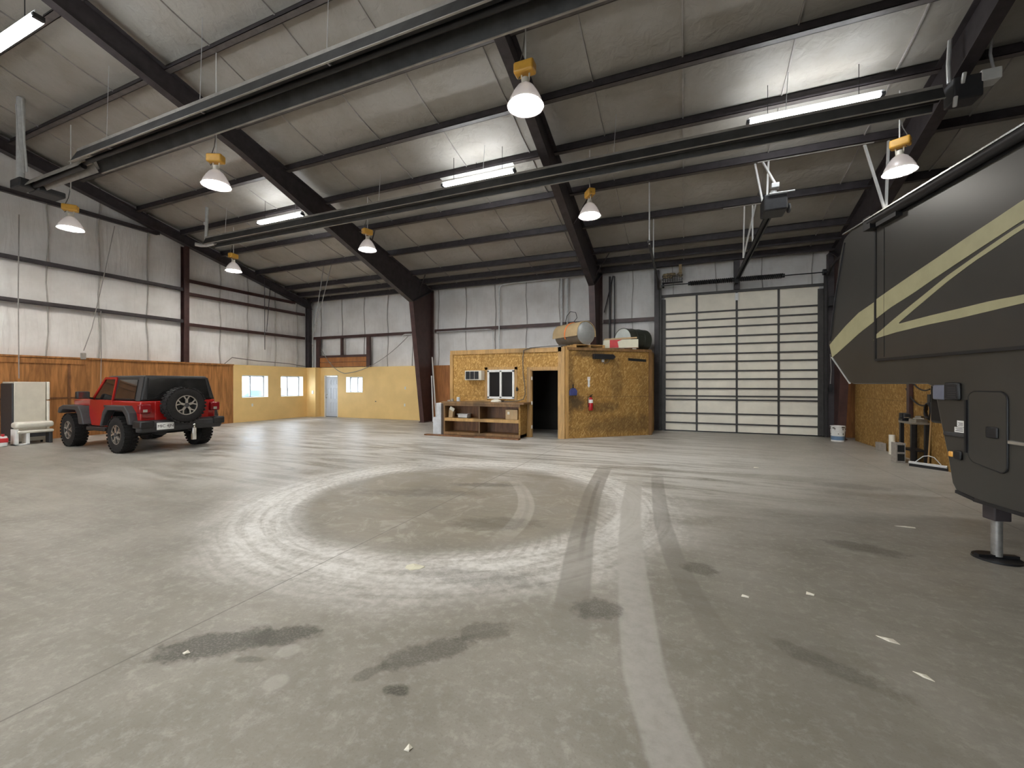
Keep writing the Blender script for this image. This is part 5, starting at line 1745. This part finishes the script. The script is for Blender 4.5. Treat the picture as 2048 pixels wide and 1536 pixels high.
# ------------------------------------------------------------------ tools along the partition
root = thing('bucket', 'white paint-spattered bucket with blue band on the floor by the partition', 'bucket', (3.95, 14.35, 0))
MB().lathe([(0.01, 0), (.15, 0), (.175, .42), (.18, .43), (.17, .43), (.145, .02), (.01, .02)], n=26).build('shell', M['white'], root)
MB().lathe([(.1545, .04), (.161, .15)], n=26).build('blue_band', M['bluelabel'], root)
m = MB()
for i in range(22):
    a = random.uniform(0, 6.28)
    z = random.uniform(.18, .4)
    r = .152 + .06 * z + .008
    c = V((math.cos(a) * r, math.sin(a) * r, z))
    m.obox(c, (.006, random.uniform(.02, .06), random.uniform(.015, .05)), a)
m.build('paint_spatter', M['cable'], root)
MB().tube([(.178, 0, .4), (.15, -.12, .3), (.05, -.19, .26), (-.1, -.18, .3), (-.178, 0, .4)], .004, 5).build('bail_handle', M['galv'], root)
tag(MB().box(-.06, .06, -.14, .14, 0, .19).build('masonry_block', M['brick'], bevel=.008), 'pale brick block on the floor against the OSB partition', 'block').location = (4.36, 12.75, 0)
tag(MB().lathe([(.058, 0), (.058, .44), (.05, .44), (.05, 0)], n=22, close=True).build('plastic_pipe', M['offwhite']), 'short white plastic pipe standing on end by the partition', 'pipe').location = (4.36, 12.15, 0)
root = thing('steel_workbench', 'dark narrow steel workbench under the trailer nose', 'workbench', (4.28, 10.95, 0))
MB().box(-.15, .14, -.27, .27, .8, .84).build('bench_top', M['tankgrey'], root, bevel=.004)
for x in (-.11, .1):
    for y in (-.23, .23):
        MB().box(x - .03, x + .03, y - .03, y + .03, 0, .8).build('leg', M['black'], root)
MB().box(-.13, .12, -.24, .24, .26, .29).build('lower_shelf', M['black'], root)
root = thing('bench_vise', 'black bench vise on the far end of the narrow workbench', 'vise', (4.2, 11.13, .841))
MB().box(-.07, .07, -.08, .08, 0, .05).build('base', M['black'], root)
MB().box(-.06, .06, -.02, .1, .05, .16).build('fixed_jaw', M['black'], root, bevel=.01)
MB().box(-.05, .05, -.14, -.06, .05, .15).build('moving_jaw', M['black'], root, bevel=.01)
MB().cyl((0, -.24, .08), (0, -.06, .08), .018, n=10).cyl((-.09, -.23, .08), (.09, -.23, .08), .009, n=8).build('screw', M['chrome'], root)
tag(MB().obox((0, 0, .03), (.2, .2, .06), .2).obox((.05, .05, .09), (.14, .1, .06), .7).cyl((-.1, -.05, .07), (.05, -.1, .07), .02).build('tool_heap', M['tankgrey']), 'low clutter of grey metal tools on the workbench top', 'tools').location = (4.29, 10.81, .841)
m = MB()
m.box(-.2, .2, -.1, .1, 0, .4)
b_ = thing('cinder_block', 'grey hollow cinder block standing on end by the workbench leg', 'block', (4.04, 10.98, 0), R(4))
m.build('shell', M['brick'], b_, bevel=.006)
for z in (.04, .22):
    MB().box(-.15, .15, -.104, -.1, z, z + .14).build('hollow', M['darkvoid'], b_)
b_.scale = (.38, 1, 1)
root = thing('floor_squeegee', 'long-handled floor squeegee leaning upright before the workbench', 'squeegee', (4.22, 10.34, 0))
MB().bar((-.17, .22, .075), (.22, -.2, .075), .04, .045).build('head', M['galv'], root, bevel=.006)
MB().bar((-.17, .21, .03), (.22, -.21, .03), .012, .06).build('rubber_blade', M['black'], root)
MB().cyl((.03, .0, .09), (.16, .15, 1.4), .014, n=10).build('handle', M['lumber'], root)
m = MB()
m.tube([(-.1, .14, .1), (-.02, .06, .22), (.04, .01, .24), (.1, -.04, .22), (.16, -.13, .1)], .008, 6)
m.build('brace', M['galv'], root)
MB().obox((.175, .15, 1.42), (.09, .05, .04), -.4).build('grip_cap', M['white'], root, bevel=.01)
root = thing('hose_coil', 'black hose coil hung on the partition above the workbench', 'hose', (4.42, 10.6, 1.08))
m = MB()
pts = []
for i in range(90):
    a = i * .42
    pts.append((-.02 - .0012 * i * .6, math.cos(a) * (.16 - .0006 * i), math.sin(a) * (.19 - .0006 * i)))
m.tube(pts, .016, 6)
m.build('coil', M['black'], root)
MB().box(-.06, .02, -.05, .05, .12, .32).build('hook_plate', M['black'], root)
tag(MB().box(-.05, .02, -.06, .06, 0, 1.5).build('wall_post', M['redsteel'], bevel=.004), 'rusty upright bar fixed to the OSB partition', 'bar').location = (4.42, 11.45, .9)
for k, (a, b, sg) in enumerate((((4.4, 11.7, 2.0), (4.38, 10.6, 1.5), .2), ((4.4, 11.6, 1.5), (4.38, 10.7, 1.2), .14))):
    pipe('wall_hose', caten(a, b, sg), .014, M['black'], ('upper' if k == 0 else 'lower') + ' black hose drooping on the OSB partition', 'hose')

# ------------------------------------------------------------------ litter on the floor
def scrap(x, y, pts, lab, mt='paper', h=.012):
    m = MB()
    n = len(pts)
    c = m.bm.verts.new((0, 0, h))
    vs = [m.bm.verts.new((a, b, .003 + h * (.5 if i % 2 else 0))) for i, (a, b) in enumerate(pts)]
    vb = [m.bm.verts.new((a, b, 0.0005)) for a, b in pts]
    for i in range(n):
        m.face([c, vs[i], vs[(i + 1) % n]])
        m.face([vs[i], vb[i], vb[(i + 1) % n], vs[(i + 1) % n]])
    m.face(vb[::-1])
    o = m.build('paper_scrap', M[mt], smooth=False)
    o.location = (x, y, 0)
    return tag(o, lab, 'scrap', 'pale scraps littering the floor')
scrap(-2.18, 3.07, [(-.07, -.05), (0, -.07), (.06, -.02), (.08, .03), (.02, .05), (-.05, .04), (-.09, .0)], 'largest torn paper scrap, on the near edge of the dust ring', 'cream2')
scrap(2.27, 6.02, [(-.09, .0), (0, -.012), (.09, -.02), (.09, .0), (0, .012)], 'thin white strip near the trailer landing jack')
scrap(.42, 3.59, [(-.03, -.01), (.02, -.015), (.03, .01), (-.02, .015)], 'small white scrap beside the right tyre track')
scrap(.88, 3.82, [(-.03, -.015), (.02, -.02), (.03, .01), (-.02, .02)], 'small white scrap midway between tyre tracks and landing jack')
scrap(1.17, 3.32, [(-.05, .03), (.0, -.02), (.05, -.03), (.03, .01)], 'pointed pale scrap in the open floor at lower right')
scrap(1.2, 2.98, [(-.03, .03), (.0, -.01), (.04, -.03), (.02, .01)], 'curled pale scrap nearest the lower right corner')
scrap(-2.74, 1.57, [(-.02, -.01), (.01, -.015), (.02, .01), (-.01, .015)], 'tiny white chip on the large dark oil stain')
scrap(-1.12, 1.53, [(-.015, -.015), (.01, -.012), (.015, .01), (-.01, .015)], 'tiny white chip at the bottom middle of the floor')
scrap(1.25, 9.2, [(-.04, -.03), (.04, -.02), (.05, .02), (-.03, .03)], 'pale chip on the floor in front of the overhead door')

# ------------------------------------------------------------------ world, camera, colour
W = bpy.data.worlds.new('daylight')
SC.world = W
W.use_nodes = True
bg = W.node_tree.nodes.get('Background')
bg.inputs[0].default_value = (.86, .94, 1, 1)
bg.inputs[1].default_value = 5.0
sun = bpy.data.lights.new('Sun', 'SUN')
sun.energy = 2.5
sun.angle = R(3)
so = bpy.data.objects.new('Sun', sun)
COL.objects.link(so)
so.rotation_euler = (R(48), 0, R(150))

cam = bpy.data.cameras.new('Camera')
cam.sensor_width = 36
cam.lens = 840 / 2048 * 36
cam.clip_start = .05
co = bpy.data.objects.new('Camera', cam)
COL.objects.link(co)
co.location = (0, 0, 1.6)
co.rotation_euler = (R(90), 0, R(22.4))
SC.camera = co
SC.view_settings.view_transform = 'Standard'
SC.view_settings.look = 'None'
SC.view_settings.gamma = 1
SC.view_settings.use_curve_mapping = False
SC.view_settings.exposure = 1.42
SC.cycles.use_denoising = True
SC.cycles.max_bounces = 10
SC.cycles.diffuse_bounces = 6
SC.cycles.glossy_bounces = 4
SC.cycles.caustics_reflective = False
SC.cycles.caustics_refractive = False
SC.cycles.sample_clamp_indirect = 6
